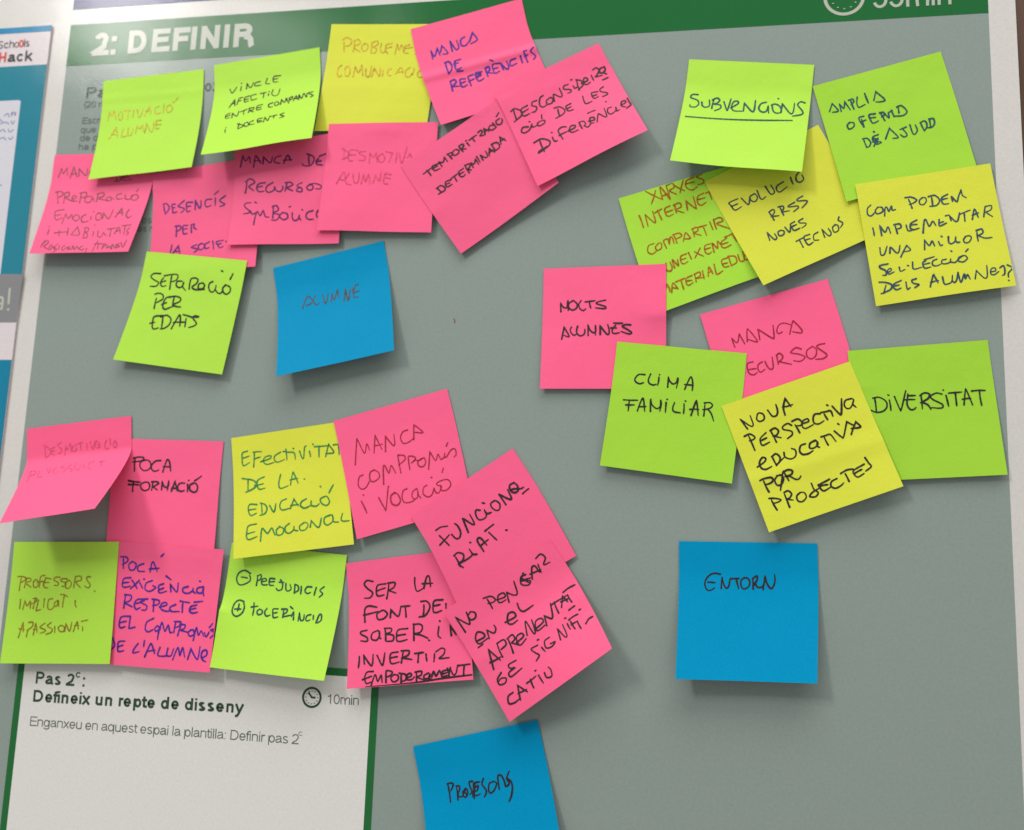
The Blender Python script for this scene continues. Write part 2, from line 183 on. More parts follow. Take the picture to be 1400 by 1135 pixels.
  strokes='82,238 49,239 43,262 86,279 96,307 79,329 48,329 45,314;114,291 120,315 139,326 163,312 157,271;180,330 185,265;177,269 201,254 219,266 211,287 190,299 228,303 231,327 200,347;247,278 269,331 277,332 287,254;295,319 333,286 329,269 306,274 297,312 315,339 366,339;372,337 371,280 371,280 419,335 435,328 435,256;500,266 471,278 461,313 481,338 508,331 515,292 515,292 523,345;536,284 549,328 573,342 597,329 584,292 555,276 533,285;595,336 597,281 603,280 648,337 666,328 668,263;728,257 703,251 688,275 720,317 717,341 666,357;567,235 572,238;33,407 171,406 341,404 507,399 667,389'),
 dict(paper='yellow', ink='navyblue', pen=0.9, seed=15, flat=0.2, beta=0.2, creases=[],
  label="yellow note asking COM PODEM IMPLEMENTAR UNA MILLOR SEL·LECCIÓ, over the poster's white margin",
  corners=[[108.7, 223.9, 3.9], [184.2, 234.6, 2.8], [194.7, 160.5, 4.5], [118.9, 149.3, 4.0]],
  strokes='65,145 44,163 40,198 58,211 87,188;101,165 85,184 94,204 125,195 126,170 101,163;132,223 141,179 152,172 160,199 178,171 180,195 198,194;290,201 280,144;263,130 298,133 323,155 305,170 278,177;357,146 338,161 338,183 356,190 375,171 373,149 355,146;404,209 408,148;392,145 428,144 448,177 427,206 388,207;498,149 467,161 458,178 465,205 494,207;464,176 494,173;517,196 517,168 539,203 554,173 574,135 574,135 577,170 594,187;55,287 56,334;97,340 96,280 96,280 118,323 139,294 148,336;184,342 179,294;175,286 206,287 209,310 182,316;240,301 244,335 266,338;302,279 267,295 260,323 276,335 307,331;265,304 300,306;323,363 341,294 352,286 363,329 387,302 399,329;423,298 419,336 459,325;422,319 445,314;463,280 483,278;487,315 485,287 508,322 524,318 541,274;561,329 566,277;537,285 601,267;603,325 625,265 637,318;607,300 644,290;667,319 684,264 691,258 720,259 712,283 682,293 682,293 714,326;75,413 74,455 93,457 116,410;124,455 134,421 159,458 174,455 186,418;180,488 198,459 222,424 222,424 238,456 199,460;314,466 323,410 323,410 343,446 362,423 371,454;396,432 402,456 415,455;417,401 421,406;454,411 450,443 461,456 485,444 493,418;489,433 493,452 510,453;545,426 532,442 536,461 558,461 576,438 568,423 546,423;609,461 612,408;611,397 641,392 643,416 615,430 615,430 649,450 687,452;103,518 61,521 57,535 84,557 83,582 64,582;87,575 115,560 111,547 95,559 99,581 129,572;161,549 164,574 190,568;208,547 213,549;237,531 236,573 281,570;308,536 291,544 295,578 330,577;296,555 328,552;302,527 358,518;368,536 345,544 341,567 361,576 387,568;417,545 394,548 393,567 412,572 435,566 442,547;438,566 462,572 483,556 512,537;512,539 488,546 481,566 505,576 530,560 524,541 509,537;531,515 546,502;452,499 457,503;54,690 73,644;39,620 76,629 104,649 91,675 38,691;158,630 118,644 111,664 125,681 151,675;115,656 144,655;182,645 183,687 200,681;239,634 214,640 222,659 248,671 224,686;306,695 329,636 336,628 336,628 351,678;314,670 355,665;380,648 382,688 396,695 423,685 434,647;427,678 437,693 453,675 466,635;466,635 471,696 497,651 499,677 514,657 523,685;550,687 565,640 565,640 599,690 617,680 626,617;640,659 667,656 666,638 646,642 638,669 655,679 683,663;693,642 713,632 718,653 711,683 698,689;737,631 760,652 733,680 729,704;726,723 729,726'),
 dict(paper='pink', ink='darkred', pen=0.8, seed=20, flat=0.2, beta=0.2, creases=[],
  label='tilted pink note reading MANCA RECURSOS in thin dark red pen, half covered',
  corners=[[18.9, 145.9, 0.8], [92.7, 167.0, 0.6], [110.4, 100.3, 1.7], [38.5, 77.3, 1.7]],
  strokes='139,267 137,207 137,207 160,244 183,201 187,202 199,265;217,255 233,188 244,183 273,273 225,244;289,265 296,208 301,204 357,276 371,275 385,199;422,257 402,261 396,241 416,209 446,203 481,225;462,283 497,212 507,215 533,275 525,296 482,274;132,384 125,445;128,383 157,377 161,399 133,416 156,445;214,392 183,393 172,429 177,460 197,474 220,466;175,433 222,440;265,409 239,419 230,448 240,470 268,460;281,412 287,450 301,471 317,460 328,395;350,452 356,393;354,393 374,386 387,408 377,427 356,436 356,436 421,475;499,397 473,380 442,394 439,405 476,424 507,453 477,472 439,457;562,402 528,417 519,452 536,476 566,467 581,429 565,400;635,405 602,402 589,416 628,477 605,496 561,488'),
 dict(paper='green', ink='black', pen=0.95, seed=22, flat=0.2, beta=0.2, creases=[],
  label='large looking green note with the single word DIVERSITAT in black',
  corners=[[103.0, 123.2, 1.7], [179.6, 129.8, 0.6], [186.0, 52.8, 3.5], [111.6, 47.4, 4.0]],
  strokes='116,286 114,366;106,286 141,284 174,309 175,342 150,366 113,369 86,355;194,304 194,365;191,274 196,276;224,286 243,358 252,358 289,256;298,276 286,333 298,364 318,366 332,355;296,286 338,287;272,308 332,310;367,286 364,366;361,289 386,276 412,284 402,309 358,331;373,330 397,346 410,372;479,289 451,281 418,296 427,316 474,348 466,368 412,362;500,298 506,361;488,266 492,268;551,285 549,360;515,286 586,285;588,357 605,279 612,279 633,363;582,326 629,324;679,281 680,369;639,283 708,285'),
 dict(paper='green', ink='black', pen=0.95, seed=19, flat=0.2, beta=0.2, creases=[],
  label='green note reading CLIMA FAMILIAR in black pen',
  corners=[[-30.1, 128.7, 3.1], [46.1, 121.7, 1.8], [37.4, 44.4, 4.5], [-38.9, 53.4, 4.5]],
  strokes='184,185 149,188 130,215 136,233 160,243 183,234;218,178 209,213 217,234 239,242 257,236;269,192 267,241;270,176 272,177;326,245 324,188 324,188 333,207 354,223 373,212 378,185 382,200 377,246;426,247 447,179 458,174 469,211 470,250;423,219 471,218;80,350 162,343;114,348 116,414;98,379 146,373;169,407 184,340 195,333 212,404;173,382 215,375;245,400 237,331 249,361 279,380 297,365 296,329 302,350 299,392;329,339 332,395;331,318 336,319;377,333 371,366 381,386 419,389;433,334 437,392;438,316 442,316;481,396 496,323 504,314 522,392;470,362 521,357;554,392 552,320;548,315 581,310 596,326 580,345 543,356;571,348 594,372 614,415'),
 dict(paper='yellow', ink='black', pen=1.0, seed=21, flat=0.2, beta=0.2, creases=[(0.62, 0.1, 0.5)],
  label='tilted yellow note reading NOVA PERSPECTIVA EDUCATIVA POR PROJECTES in black pen',
  corners=[[31.4, 89.9, 2.8], [104.1, 116.9, 2.4], [130.1, 44.7, 8.1], [57.7, 17.0, 6.6]],
  strokes='91,173 74,110 74,110 112,163 130,161 132,107;173,112 159,140 173,157 199,151 203,124 184,109 170,116;235,111 247,151 270,155 285,132 289,94;315,168 322,124 349,80 349,80 363,135;319,121 346,126 377,126;87,302 83,213;61,208 93,206 113,230 104,241 77,242;181,228 143,246 134,262 137,290 180,286;134,262 174,257;216,298 209,232;207,225 235,220 249,241 234,259 213,261 213,261 249,283;328,236 311,219 281,226 278,243 314,266 313,287 280,300;355,290 347,239;339,215 374,214 388,240 376,253 348,247;385,247 423,247 422,230 393,235 382,265 397,279 440,273;498,227 470,220 453,239 449,266 471,279 504,272;524,272 518,234;505,222 531,227 557,231 558,265;551,193 556,198;575,209 596,264 608,262 638,186;687,204 655,203 639,225 644,248 666,251 696,218 691,205;691,222 684,239 694,260;67,397 115,382 127,365 110,356 86,379 86,410 107,425 143,420;170,423 165,372;163,368 190,360 204,386 192,409 170,421 224,395;234,368 231,394 257,415 287,408 298,377 281,360;362,361 335,362 318,388 326,412 357,419 386,412;418,361 387,367 376,391 398,399 425,386 424,366 417,360;425,379 417,395 427,406;475,409 471,358;455,353 483,354 508,358 522,405;568,314 572,320;535,347 559,391 571,392 616,320 616,320 648,357;613,395 640,361 662,337 662,337 674,373 625,364;78,548 72,482;54,473 83,471 118,478 122,496 101,506 73,505;152,479 131,499 134,528 156,532 178,509 174,483 151,480;186,474 167,512 141,562;203,525 194,473;192,469 223,468 240,482 226,498 195,498 216,505 241,531 260,534 274,523;85,659 75,594;67,584 96,594 124,611 110,619 76,618;155,665 154,590;155,580 179,578 191,600 174,618 157,620 188,636;238,609 214,621 210,648 232,660 260,644 259,617 239,608;313,581 315,619 330,642 307,658 279,646 304,629 341,621;412,592 355,602 346,606 359,642 401,636;354,612 395,617;451,602 419,608 407,631 425,650 457,646 477,636;506,638 502,590;481,582 517,575 551,581;615,576 550,590 547,616 560,632 596,624;550,607 593,599;633,544 640,578 645,601 609,615'),
 dict(paper='pink', ink='black', pen=1.05, seed=24, flat=0.2, beta=0.2, creases=[],
  label='pink note reading POCA FORMACIÓ in black pen, shaded by a bent note',
  corners=[[-356.0, 65.2, 0.6], [-280.5, 64.4, 0.6], [-279.3, -9.6, 3.1], [-353.9, -10.9, 2.6]],
  strokes='158,209 153,130;142,126 177,118 214,121 197,143 138,150;206,143 229,136;227,136 194,153 196,184 222,205 255,199 271,174 258,145 227,136;335,137 300,142 275,170 280,198 303,208 329,199;358,212 376,140 386,130 400,148 413,203;359,176 409,177;160,342 160,276;125,274 207,282;126,299 203,300;243,280 215,294 218,321 241,336 269,328 277,304 264,283 241,280;293,331 296,280;287,278 319,276 337,287 301,310 301,310 333,330;362,328 361,275 361,275 376,304 394,311 407,297 406,268;405,278 404,331;432,334 451,271 451,271 472,333;432,316 472,315;519,281 488,282 473,304 480,327 502,335 522,328;541,290 544,337;580,279 558,294 559,321 582,338 606,332 612,304 597,281 576,280;587,264 632,231;546,262 549,262'),
 dict(paper='pink', ink='blueviolet', pen=1.05, seed=25, flat=0.2, beta=0.2, creases=[],
  label="pink note reading POCA EXIGÈNCIA RESPECTE EL COMPROMÍS DE L'ALUMNE in blue violet pen",
  corners=[[-345.8, -1.3, 4.0], [-272.6, -4.1, 3.7], [-273.0, -78.3, 8.2], [-345.9, -77.7, 4.2]],
  strokes='71,166 63,103;42,95 84,95 96,119 58,145;128,120 107,141 120,172 151,167 159,134 134,120;212,127 175,145 180,175 225,175;265,175 270,119 284,118 314,169;259,157 325,148;330,73 348,54;132,220 85,230 78,270 96,283 135,273;83,256 125,249;142,234 188,286;195,233 138,289;202,248 226,280;227,222 232,223;287,228 247,247 245,285 280,295 317,270 295,259;370,242 338,256 344,279 373,269 339,288 355,300 397,286;382,193 419,214;427,286 418,243 418,243 462,283 473,278 471,230;543,248 510,260 513,283 547,290 578,271 579,257;580,275 601,286;650,241 611,253 611,279 644,280 652,250 649,266 660,298;620,209 626,212;106,409 109,329;104,328 150,331 147,360 108,378 108,378 166,399;210,348 189,359 180,387 195,412 224,400;179,379 216,370;270,344 200,349;247,355 220,366 268,385 265,411 237,414;319,416 315,346;303,342 352,348 348,371 309,383;361,386 408,372 398,356 370,369 374,400 415,410 444,401;471,365 435,383 443,408 501,406;523,409 519,345;500,341 566,346;617,358 579,370 574,399 598,409 630,401;576,390 616,377;598,341 659,331;155,457 94,467 85,517 99,532 129,523;87,502 136,489;161,458 158,515 160,531 202,521;328,459 283,485 277,528 298,543 333,528;359,503 344,521 355,537 379,518 364,504;379,508 372,587;381,523 390,480 418,532 436,495 454,536 469,535;481,537 487,470;478,469 520,469 519,491 485,507;511,551 527,483;519,482 554,486 550,507 525,519 525,519 577,528;599,512 581,530 596,551 623,536 613,512 595,515;622,574 634,497 653,541 669,514 690,545;693,524 706,547 719,530 724,516;723,488 742,463;766,496 734,504 763,521 736,554;45,596 65,640 42,670;136,611 91,620 91,670 108,676 135,669;89,649 127,636;236,619 208,657 207,677 249,667;280,600 278,633;293,695 323,621 337,620 362,670;308,661 363,650;397,632 385,677 416,684 459,677;453,634 449,676 479,677 493,634;494,700 522,626 541,670 555,624 576,680;598,690 613,627 613,627 654,681 669,679 674,608;694,678 725,657 720,629 696,635 689,665 704,690 723,697'),
 dict(paper='lime', ink='brownred', pen=0.8, seed=26, flat=0.2, beta=0.2, creases=[],
  label='lime note reading PROFESSORS IMPLICAT I APASSIONAT in brownish red pen',
  corners=[[-421.4, -4.2, 0.6], [-344.1, -1.7, 4.6], [-340.6, -77.1, 7.2], [-416.7, -80.8, 7.0]],
  strokes='72,309 78,227;51,221 90,221 113,235 80,260;108,290 117,231;110,231 143,233 146,251 111,260 155,288;186,239 168,260 178,288 201,284 202,251 186,239;247,213 219,221 215,259 215,288;193,255 239,251;293,235 251,229;256,235 243,263 253,288 279,292;245,259 282,257;357,225 325,225 317,243 349,259 344,277 321,275;409,235 372,235 369,249 402,261 400,281 377,281;424,243 402,259 405,289 428,293 444,267 428,243;462,289 470,220;468,220 505,218 511,243 475,255 511,291;576,222 553,222 553,242 578,271 566,291 537,279;613,310 617,312;89,365 89,422;113,426 123,373 123,373 141,405 161,377 166,421;187,421 196,357;180,359 203,357 205,377 172,393;220,369 210,425 214,435 243,427;261,361 260,417;318,360 294,365 288,397 296,425 323,423 339,401;355,372 336,385 339,407 355,403 361,372 368,409;401,338 395,413;373,333 401,335 425,348;482,372 483,396 494,412;105,602 123,518 127,518 134,566;104,548 139,552;161,597 166,554;167,508 195,508 193,534 160,558;207,585 215,521 220,521 232,569;205,551 232,549;283,513 249,537 288,553 285,565 254,575;324,509 301,529 338,549 331,569 298,581;354,533 358,571;394,525 380,541 394,562 421,560 423,536 399,525;428,560 432,516 432,516 462,560 472,504;489,562 506,508 513,508 522,548;493,528 522,524;540,500 582,491;550,532 553,559'),
 dict(paper='pink', ink='maroon', pen=0.6, seed=23, flat=0.27, beta=0.1, creases=[],
  label='pink note folded sharply outwards with faint DESMOTIVACIÓ PROFESSORES writing',
  corners=[[-421.7, 70.7, 0.6], [-346.7, 80.3, 0.6], [-337.4, 17.6, 43.6], [-408.3, 7.0, 33.0]],
  strokes='137,211 130,122;122,121 163,150 169,186 142,209;202,144 174,157 177,182 208,197;177,169 202,167;252,119 224,131 255,164 246,185 224,186;278,201 285,140 285,140 296,168 319,131 324,185;346,143 332,161 340,184 363,174 352,143;391,133 396,179;363,140 410,132;438,142 440,181;463,132 481,182 496,133;509,129 498,162 522,176 531,146 509,132;517,154 533,177;584,134 569,159 577,191 599,185;606,129 610,165;644,144 630,164 637,186 657,172 646,145;62,398 57,308;51,307 92,309 97,336 66,348;125,363 167,369;124,316 125,350;173,296 207,340 200,293;242,298 229,323 251,349 273,335;298,285 283,303 329,322 305,346;348,285 329,309 375,328 366,347;383,276 379,308 419,340 425,301;440,296 465,333;484,282 483,321 515,346;511,278 475,287;590,285 557,284 582,307 573,326'),
 dict(paper='lime', ink='darkteal', pen=0.95, seed=28, flat=0.22, beta=0.25, creases=[],
  label='lime note listing PREJUDICIS with a circled minus and TOLERÀNCIA with a circled plus',
  corners=[[-269.1, 0.4, 0.6], [-193.0, -4.7, 0.8], [-198.0, -78.3, 13.4], [-272.9, -75.2, 8.8]],
  strokes='149,176 112,161 76,179 65,216 83,248 113,249 152,225 155,202 147,189;95,204 137,206;202,244 202,186;199,186 222,177 224,202 207,215;232,219 262,209 255,196 234,205 236,232 257,236 275,232;315,192 284,195 287,231 314,233;287,213 317,208;347,209 380,206;356,195 373,220 371,251 348,259 334,249;393,213 399,248 415,256 432,241 420,215;457,262 453,211;451,212 473,218 480,244 455,264;495,218 499,267;561,216 533,219 523,244 540,258 560,249;592,217 586,264;640,207 618,230 638,250 620,272;141,349 108,344 84,366 78,407 92,434 117,441 145,418 152,386 142,356;114,368 114,410;93,400 133,396;209,351 215,388 216,426;196,377 237,368;253,384 239,399 250,418 272,409 271,391 250,383;299,375 289,398 304,421 328,412;370,370 340,375 343,402 353,425 380,418;343,400 370,392;411,417 410,368;396,369 429,366 430,384 414,399 417,412 471,395;482,423 475,379 466,406;447,348 468,360;514,428 513,379 513,379 529,422 547,416 545,385;587,382 565,391 561,414 572,422 589,413;605,385 608,411;630,427 641,379 655,377 659,408 640,427'),
 dict(paper='yellow', ink='greenink', pen=0.85, seed=27, flat=0.2, beta=0.2, creases=[],
  label='yellow note reading EFECTIVITAT DE LA EDUCACIÓ EMOCIONAL in green pen',
  corners=[[-275.4, 66.6, 0.6], [-201.6, 78.4, 0.6], [-187.5, 2.0, 5.0], [-264.2, -9.6, 7.0]],
  strokes='105,98 72,104 66,134 71,185 116,171;67,138 116,130;141,203 152,110;144,110 203,114;145,155 191,146;192,176 255,165 260,147 222,152 209,177 232,198 280,193;330,134 290,152 285,178 304,194 353,184;367,121 369,188;348,132 381,141 421,151 426,192;417,122 422,125;459,146 470,185 482,191 494,128 506,119;525,155 529,191;551,114 556,117;592,134 586,199;562,131 652,137;630,202 654,136 660,137 686,184 633,184;720,139 720,202;688,137 741,140;100,282 98,351;61,265 136,287 156,320 128,342 83,355;210,275 169,288 160,315 174,348 214,346;145,320 202,317;321,274 306,328 316,361 369,351;383,348 401,278 410,279 434,342;381,317 435,313;475,323 480,324;156,442 108,436 98,471 115,505 152,496;101,470 150,469;186,439 189,502;180,436 210,449 223,475 209,504 175,512;241,458 260,496 272,497 282,451;352,431 319,442 307,473 323,497 375,491;375,495 401,438 401,438 428,486;379,476 427,475;481,447 450,461 441,484 466,503 506,492;511,464 511,491 541,500 562,487;596,449 571,461 580,490 610,503 629,483 615,449 591,449;577,381 582,386;631,428 664,382;151,562 99,568 88,602 86,638 105,653 154,640;85,618 141,609;176,671 188,596 221,629 250,600 267,640 275,644;300,597 279,619 286,648 317,643 325,613 302,598;364,585 337,603 337,632 359,645 386,629 393,605;391,627 403,634 416,636;456,593 427,610 433,636 464,634 482,608 467,591 451,593;494,623 504,586 504,586 538,628 555,623 568,576;625,566 590,577 585,609 606,624 640,604 642,570 625,565;642,574 645,608 677,614;706,566 694,599 707,613 745,614'),
 dict(paper='pink', ink='darkred', pen=0.8, seed=29, flat=0.2, beta=0.2, creases=[],
  label='pink note reading MANCA COMPROMÍS I VOCACIÓ in thin dark red pen',
  corners=[[-207.2, 78.4, 1.1], [-134.8, 99.7, 0.6], [-114.9, 27.4, 2.0], [-185.9, 5.1, 4.9]],
  strokes='80,306 119,166 128,165 153,253 179,199 189,243;214,268 240,173 246,175 269,263;225,225 279,228;288,280 307,186 307,186 342,253 356,250 363,188;453,185 422,189 400,222 410,260 444,263 483,247;481,255 498,175 507,172 547,228 492,211;116,383 90,390 74,436 89,466 119,465 153,429;193,372 164,382 155,425 178,443 218,425 215,391 189,372;236,475 254,374 267,368 283,417 306,376 325,428;358,438 360,336 368,326 401,339 399,364 353,386;418,432 423,359 437,351 464,365 463,382 434,397 434,397 460,384 481,394;505,388 478,397 479,427 505,437 525,416 521,387 499,386;535,462 564,358 564,358 588,421 611,388 621,426;627,424 645,416 654,392;645,417 662,416 697,383 723,386 722,420 706,431;673,351 687,333;74,540 95,620;93,505 98,508;188,549 212,622 221,627 258,509 265,499;295,546 266,561 264,606 295,626 321,604 313,563 290,545;376,544 350,551 335,591 347,624 392,630 425,616;436,560 408,573 399,604 417,621 438,604 440,564;436,598 452,624;505,557 482,566 471,602 495,629 524,623 544,587;544,588 551,616 570,622 594,590;588,588 588,613 620,619 651,596 643,562 611,553 567,562 573,578 590,582;540,518 546,520;613,506 627,482'),
 dict(paper='pink', ink='black', pen=1.05, seed=31, flat=0.2, beta=0.2, creases=[],
  label='pink note reading SER LA FONT DEL SABER with EMPODERAMENT underlined at its foot',
  corners=[[-193.1, -9.7, 1.3], [-120.8, 1.8, 0.6], [-109.9, -73.7, 5.0], [-185.4, -82.9, 8.5]],
  strokes='165,131 128,121 108,142 126,170 157,199 140,227 102,227;246,154 194,158 182,199 193,223 232,220;188,191 242,179;247,244 267,159;261,152 307,153 296,182 260,196 260,196 309,217;438,138 434,177 445,220 488,206;490,206 513,144 531,143 533,202;482,179 549,183;103,371 103,297 128,277 181,289;95,329 151,322 189,316;213,312 181,331 189,364 226,361 248,337 227,313 206,315;266,358 272,315 272,315 308,353 323,351 335,304;367,365 364,309;336,301 396,302;476,367 483,305;466,283 503,286 521,320 490,367 448,374;604,287 549,290 540,347 558,358 593,349;547,317 586,313;623,313 621,340;117,422 79,427 80,443 117,465 118,487 77,482;186,430 151,443 147,477 179,486 197,459 195,434;195,437 199,475 207,480;236,492 232,425;228,421 271,425 267,447 236,455 283,467 280,498 240,499;374,435 313,440 304,494 325,507 369,500;311,471 360,468;411,508 413,423 414,415 454,417 467,437 452,464 417,471 457,482 497,503;503,515 508,518;569,442 561,492 579,510;576,409 580,412;643,499 639,442 639,442 673,497;71,575 67,642;104,620 99,570 99,570 141,629 155,625 158,568;183,576 210,630 221,630 231,565;313,567 269,573 264,618 279,633 319,626;268,598 309,594;332,631 344,566;333,562 378,566 374,590 340,604 340,604 396,618;432,637 437,587;414,585 468,583;482,595 486,635;528,641 534,594;544,585 578,568 598,578 589,605 562,626 622,626;159,669 122,671 108,703 120,736 148,730;96,712 150,696;146,759 172,689 189,728 209,695 216,736;239,738 239,681 246,670 277,681 267,699 243,708;288,697 268,714 282,738 309,730 312,705 288,696;330,745 330,695;319,691 357,703 356,733 325,741;361,723 391,712 387,698 367,704 366,731 393,733 410,719;421,743 422,696;415,692 452,691 448,713 425,722 470,742;493,704 468,715 468,733 494,733 503,708 497,735 511,743;512,728 524,699 539,724 560,696 572,730;605,695 577,702 576,730 610,725;576,715 605,710;614,730 624,686 624,686 641,723 659,716 671,671;704,730 712,674;675,675 746,671;608,687 616,711 628,682;117,758 253,756 412,753 589,740 762,732'),
 dict(paper='pink', ink='black', pen=1.1, seed=30, flat=0.2, beta=0.2, creases=[],
  label='tilted pink note reading FUNCIONARIAT in black pen, partly under another pink note',
  corners=[[-152.6, 20.0, 5.0], [-92.2, 63.1, 0.6], [-51.8, 0.0, 2.0], [-117.0, -41.0, 3.0]],
  strokes='87,167 120,167 161,185;88,210 99,250 112,296;63,261 103,250 144,238;157,245 168,281 190,289 212,263 215,219 206,196;253,290 263,211 269,204 298,261 312,262 315,200;382,213 363,199 347,219 346,256 371,271 399,265 407,225;406,233 410,255 436,263;419,182 429,192;485,212 462,214 454,235 466,267 489,274 507,249 499,221 485,209;538,271 534,202 536,198 568,249 587,258 594,199;649,183 620,183 607,205 616,235 645,239 658,209 648,182;611,211 633,218 664,237 687,240;661,270 709,264;116,446 114,377;109,367 138,364 163,388 158,410 141,423 112,429 130,464;119,428 176,431 212,425 214,407 211,383;215,417 222,428 241,438;233,350 239,354;284,443 278,367 302,361 318,421;281,405 342,397;365,362 375,395 386,428;348,341 380,337 413,334;463,406 470,410'),
 dict(paper='pink', ink='black', pen=0.98, seed=32, flat=0.2, beta=0.3, creases=[(0.5, 0.12, 0.5)],
  label='tilted pink note reading NO PENSAR EN EL APRENENTATGE SIGNIFICATIU in black pen',
  corners=[[-129.9, -35.7, 3.9], [-67.9, 9.4, 2.9], [-28.7, -50.2, 21.8], [-86.8, -95.3, 9.6]],
  strokes='46,177 44,72 44,72 86,148 100,139 114,81;134,94 110,106 113,136 142,139 155,114 136,92;255,151 258,86;242,70 286,86 298,116 279,123 247,112;304,124 355,136 358,111 324,108 306,136 317,151 352,154;357,176 377,120 377,120 403,157 427,159 448,89;527,96 495,94 476,131 510,157 530,140 483,113;520,82 492,108 542,129;493,98 520,150;546,140 580,84 601,87 603,130;550,109 619,122;611,134 621,87;630,51 667,46 679,79 653,101 652,111 688,117;74,260 128,265 130,238 103,218 75,248 81,282 142,283;63,297 99,296;147,289 160,240 160,240 187,278 210,262 211,239;277,263 345,269 348,240 316,232 289,273 306,295 346,294;395,210 388,244 404,271 468,272;77,454 110,343 110,343 139,433;79,410 150,418;160,425 170,345;171,340 216,343 216,375 175,383;227,441 241,358;237,351 275,348 277,377 249,386 249,386 278,421;273,402 328,394 326,371 290,374 280,413 292,427 336,414;351,400 374,338 385,332 389,411 405,407 418,339;405,399 471,389 470,363 434,361 414,399 423,415 472,411;479,420 495,364 495,364 530,400 562,321;576,397 584,325;558,332 613,333 668,337;607,378 643,329 643,329 655,372;619,348 667,358;674,385 673,335;658,309 695,306 739,311;637,417 679,415;105,497 67,516 61,549 95,560 115,541 88,524 66,531;220,486 167,483 167,507 191,518 146,523 147,550 228,544;376,485 331,482 344,517 356,541 324,558;391,511 399,542;391,459 399,460;460,486 423,489 413,527 445,540 476,528 444,521;511,536 525,472 525,472 542,537 557,534 563,468;590,480 591,518;592,444 599,446;616,530 613,479;609,466 638,464 672,468;608,499 643,500;648,503 649,551;691,451 700,452;687,543 714,530 743,531;108,632 71,635 54,671 86,686 125,684;127,690 154,614 154,614 188,677;133,654 191,663;234,679 240,626;209,634 281,630;296,635 300,690;288,601 297,603;334,643 334,674 365,684 377,649 370,627'),
 dict(paper='blue', ink='black', pen=0.95, seed=33, flat=0.2, beta=0.2, creases=[],
  label='blue note with the single word ENTORN, standing apart on the grey panel',
  corners=[[7.6, 10.5, 0.6], [84.9, 11.8, 0.6], [82.1, -64.0, 12.0], [6.2, -65.9, 12.0]],
  strokes='228,181 202,176 174,184 150,211 144,243 158,270 179,270 198,257;161,226 201,229;234,260 238,197 238,197 247,233 261,257 275,247 283,205;285,205 333,202;316,204 330,258;360,198 343,214 344,245 361,260 385,244 390,216 374,198 357,199;409,258 407,202;405,202 429,186 430,208 412,237 419,226 431,247 453,248 466,232;463,260 473,187 473,187 483,225 504,254 519,241 527,210 525,177'),
 dict(paper='blue', ink='black', pen=1.0, seed=34, flat=0.2, beta=0.2, creases=[],
  label="blue note with PROFESSORS in scribbled black, cut off by the photo's bottom edge",
  corners=[[-145.2, -114.3, 0.8], [-72.0, -94.6, 0.8], [-53.2, -168.5, 9.0], [-129.2, -184.8, 9.0]],
  strokes='165,354 164,253;161,250 183,249 196,261 176,292;211,348 214,271;212,271 230,274 229,294 216,316 223,334 239,333 253,315;263,297 246,311 249,338 265,337 274,315 267,294 258,306 265,330;312,261 294,262 291,281 299,316 286,331;307,354 315,275;316,272 354,272;312,305 340,290 332,315 309,321 320,343 346,337;324,277 298,346;378,259 365,287 384,327 368,358;434,284 408,291 398,326 406,343 429,332 450,299 438,283;460,329 464,261 485,260 497,294 499,320 514,319 524,305 514,280 535,245;514,280 535,300 537,337 522,380 505,405'),
]

# ---------------------------------------------------------------- materials
def nodes_of(name):
    m = bpy.data.materials.new(name); m.use_nodes = True
    nt = m.node_tree
    return m, nt, nt.nodes['Principled BSDF']
def mottled(nt, colour, amount, scale, detail=4, per_object=0.0):
    """base colour with a fine uneven tone"""
    tc = nt.nodes.new('ShaderNodeTexCoord'); nz = nt.nodes.new('ShaderNodeTexNoise')
    nz.inputs['Scale'].default_value = scale; nz.inputs['Detail'].default_value = detail
    nt.links.new(tc.outputs['Object'], nz.inputs['Vector'])
    mp = nt.nodes.new('ShaderNodeMapRange')
    mp.inputs['From Min'].default_value = .25; mp.inputs['From Max'].default_value = .75
    mp.inputs['To Min'].default_value = 1 - amount; mp.inputs['To Max'].default_value = 1 + amount
    nt.links.new(nz.outputs['Fac'], mp.inputs['Value'])
    hs = nt.nodes.new('ShaderNodeHueSaturation')
    hs.inputs['Color'].default_value = (*colour, 1)
    val = mp.outputs['Result']
    if per_object:
        oi = nt.nodes.new('ShaderNodeObjectInfo'); m2 = nt.nodes.new('ShaderNodeMapRange')
        m2.inputs['To Min'].default_value = 1 - per_object; m2.inputs['To Max'].default_value = 1 + per_object
        nt.links.new(oi.outputs['Random'], m2.inputs['Value'])
        mu = nt.nodes.new('ShaderNodeMath'); mu.operation = 'MULTIPLY'
        nt.links.new(val, mu.inputs[0]); nt.links.new(m2.outputs['Result'], mu.inputs[1]); val = mu.outputs[0]
    nt.links.new(val, hs.inputs['Value'])
    return tc, hs.outputs['Color']
def bump(nt, tc, bsdf, layers):
    last = None
    for scale, strength, dist in layers:
        nz = nt.nodes.new('ShaderNodeTexNoise'); nz.inputs['Scale'].default_value = scale; nz.inputs['Detail'].default_value = 3
        nt.links.new(tc.outputs['Object'], nz.inputs['Vector'])
        b = nt.nodes.new('ShaderNodeBump'); b.inputs['Strength'].default_value = strength; b.inputs['Distance'].default_value = dist
        nt.links.new(nz.outputs['Fac'], b.inputs['Height'])
        if last: nt.links.new(last.outputs['Normal'], b.inputs['Normal'])
        last = b
    nt.links.new(last.outputs['Normal'], bsdf.inputs['Normal'])
_print = {}
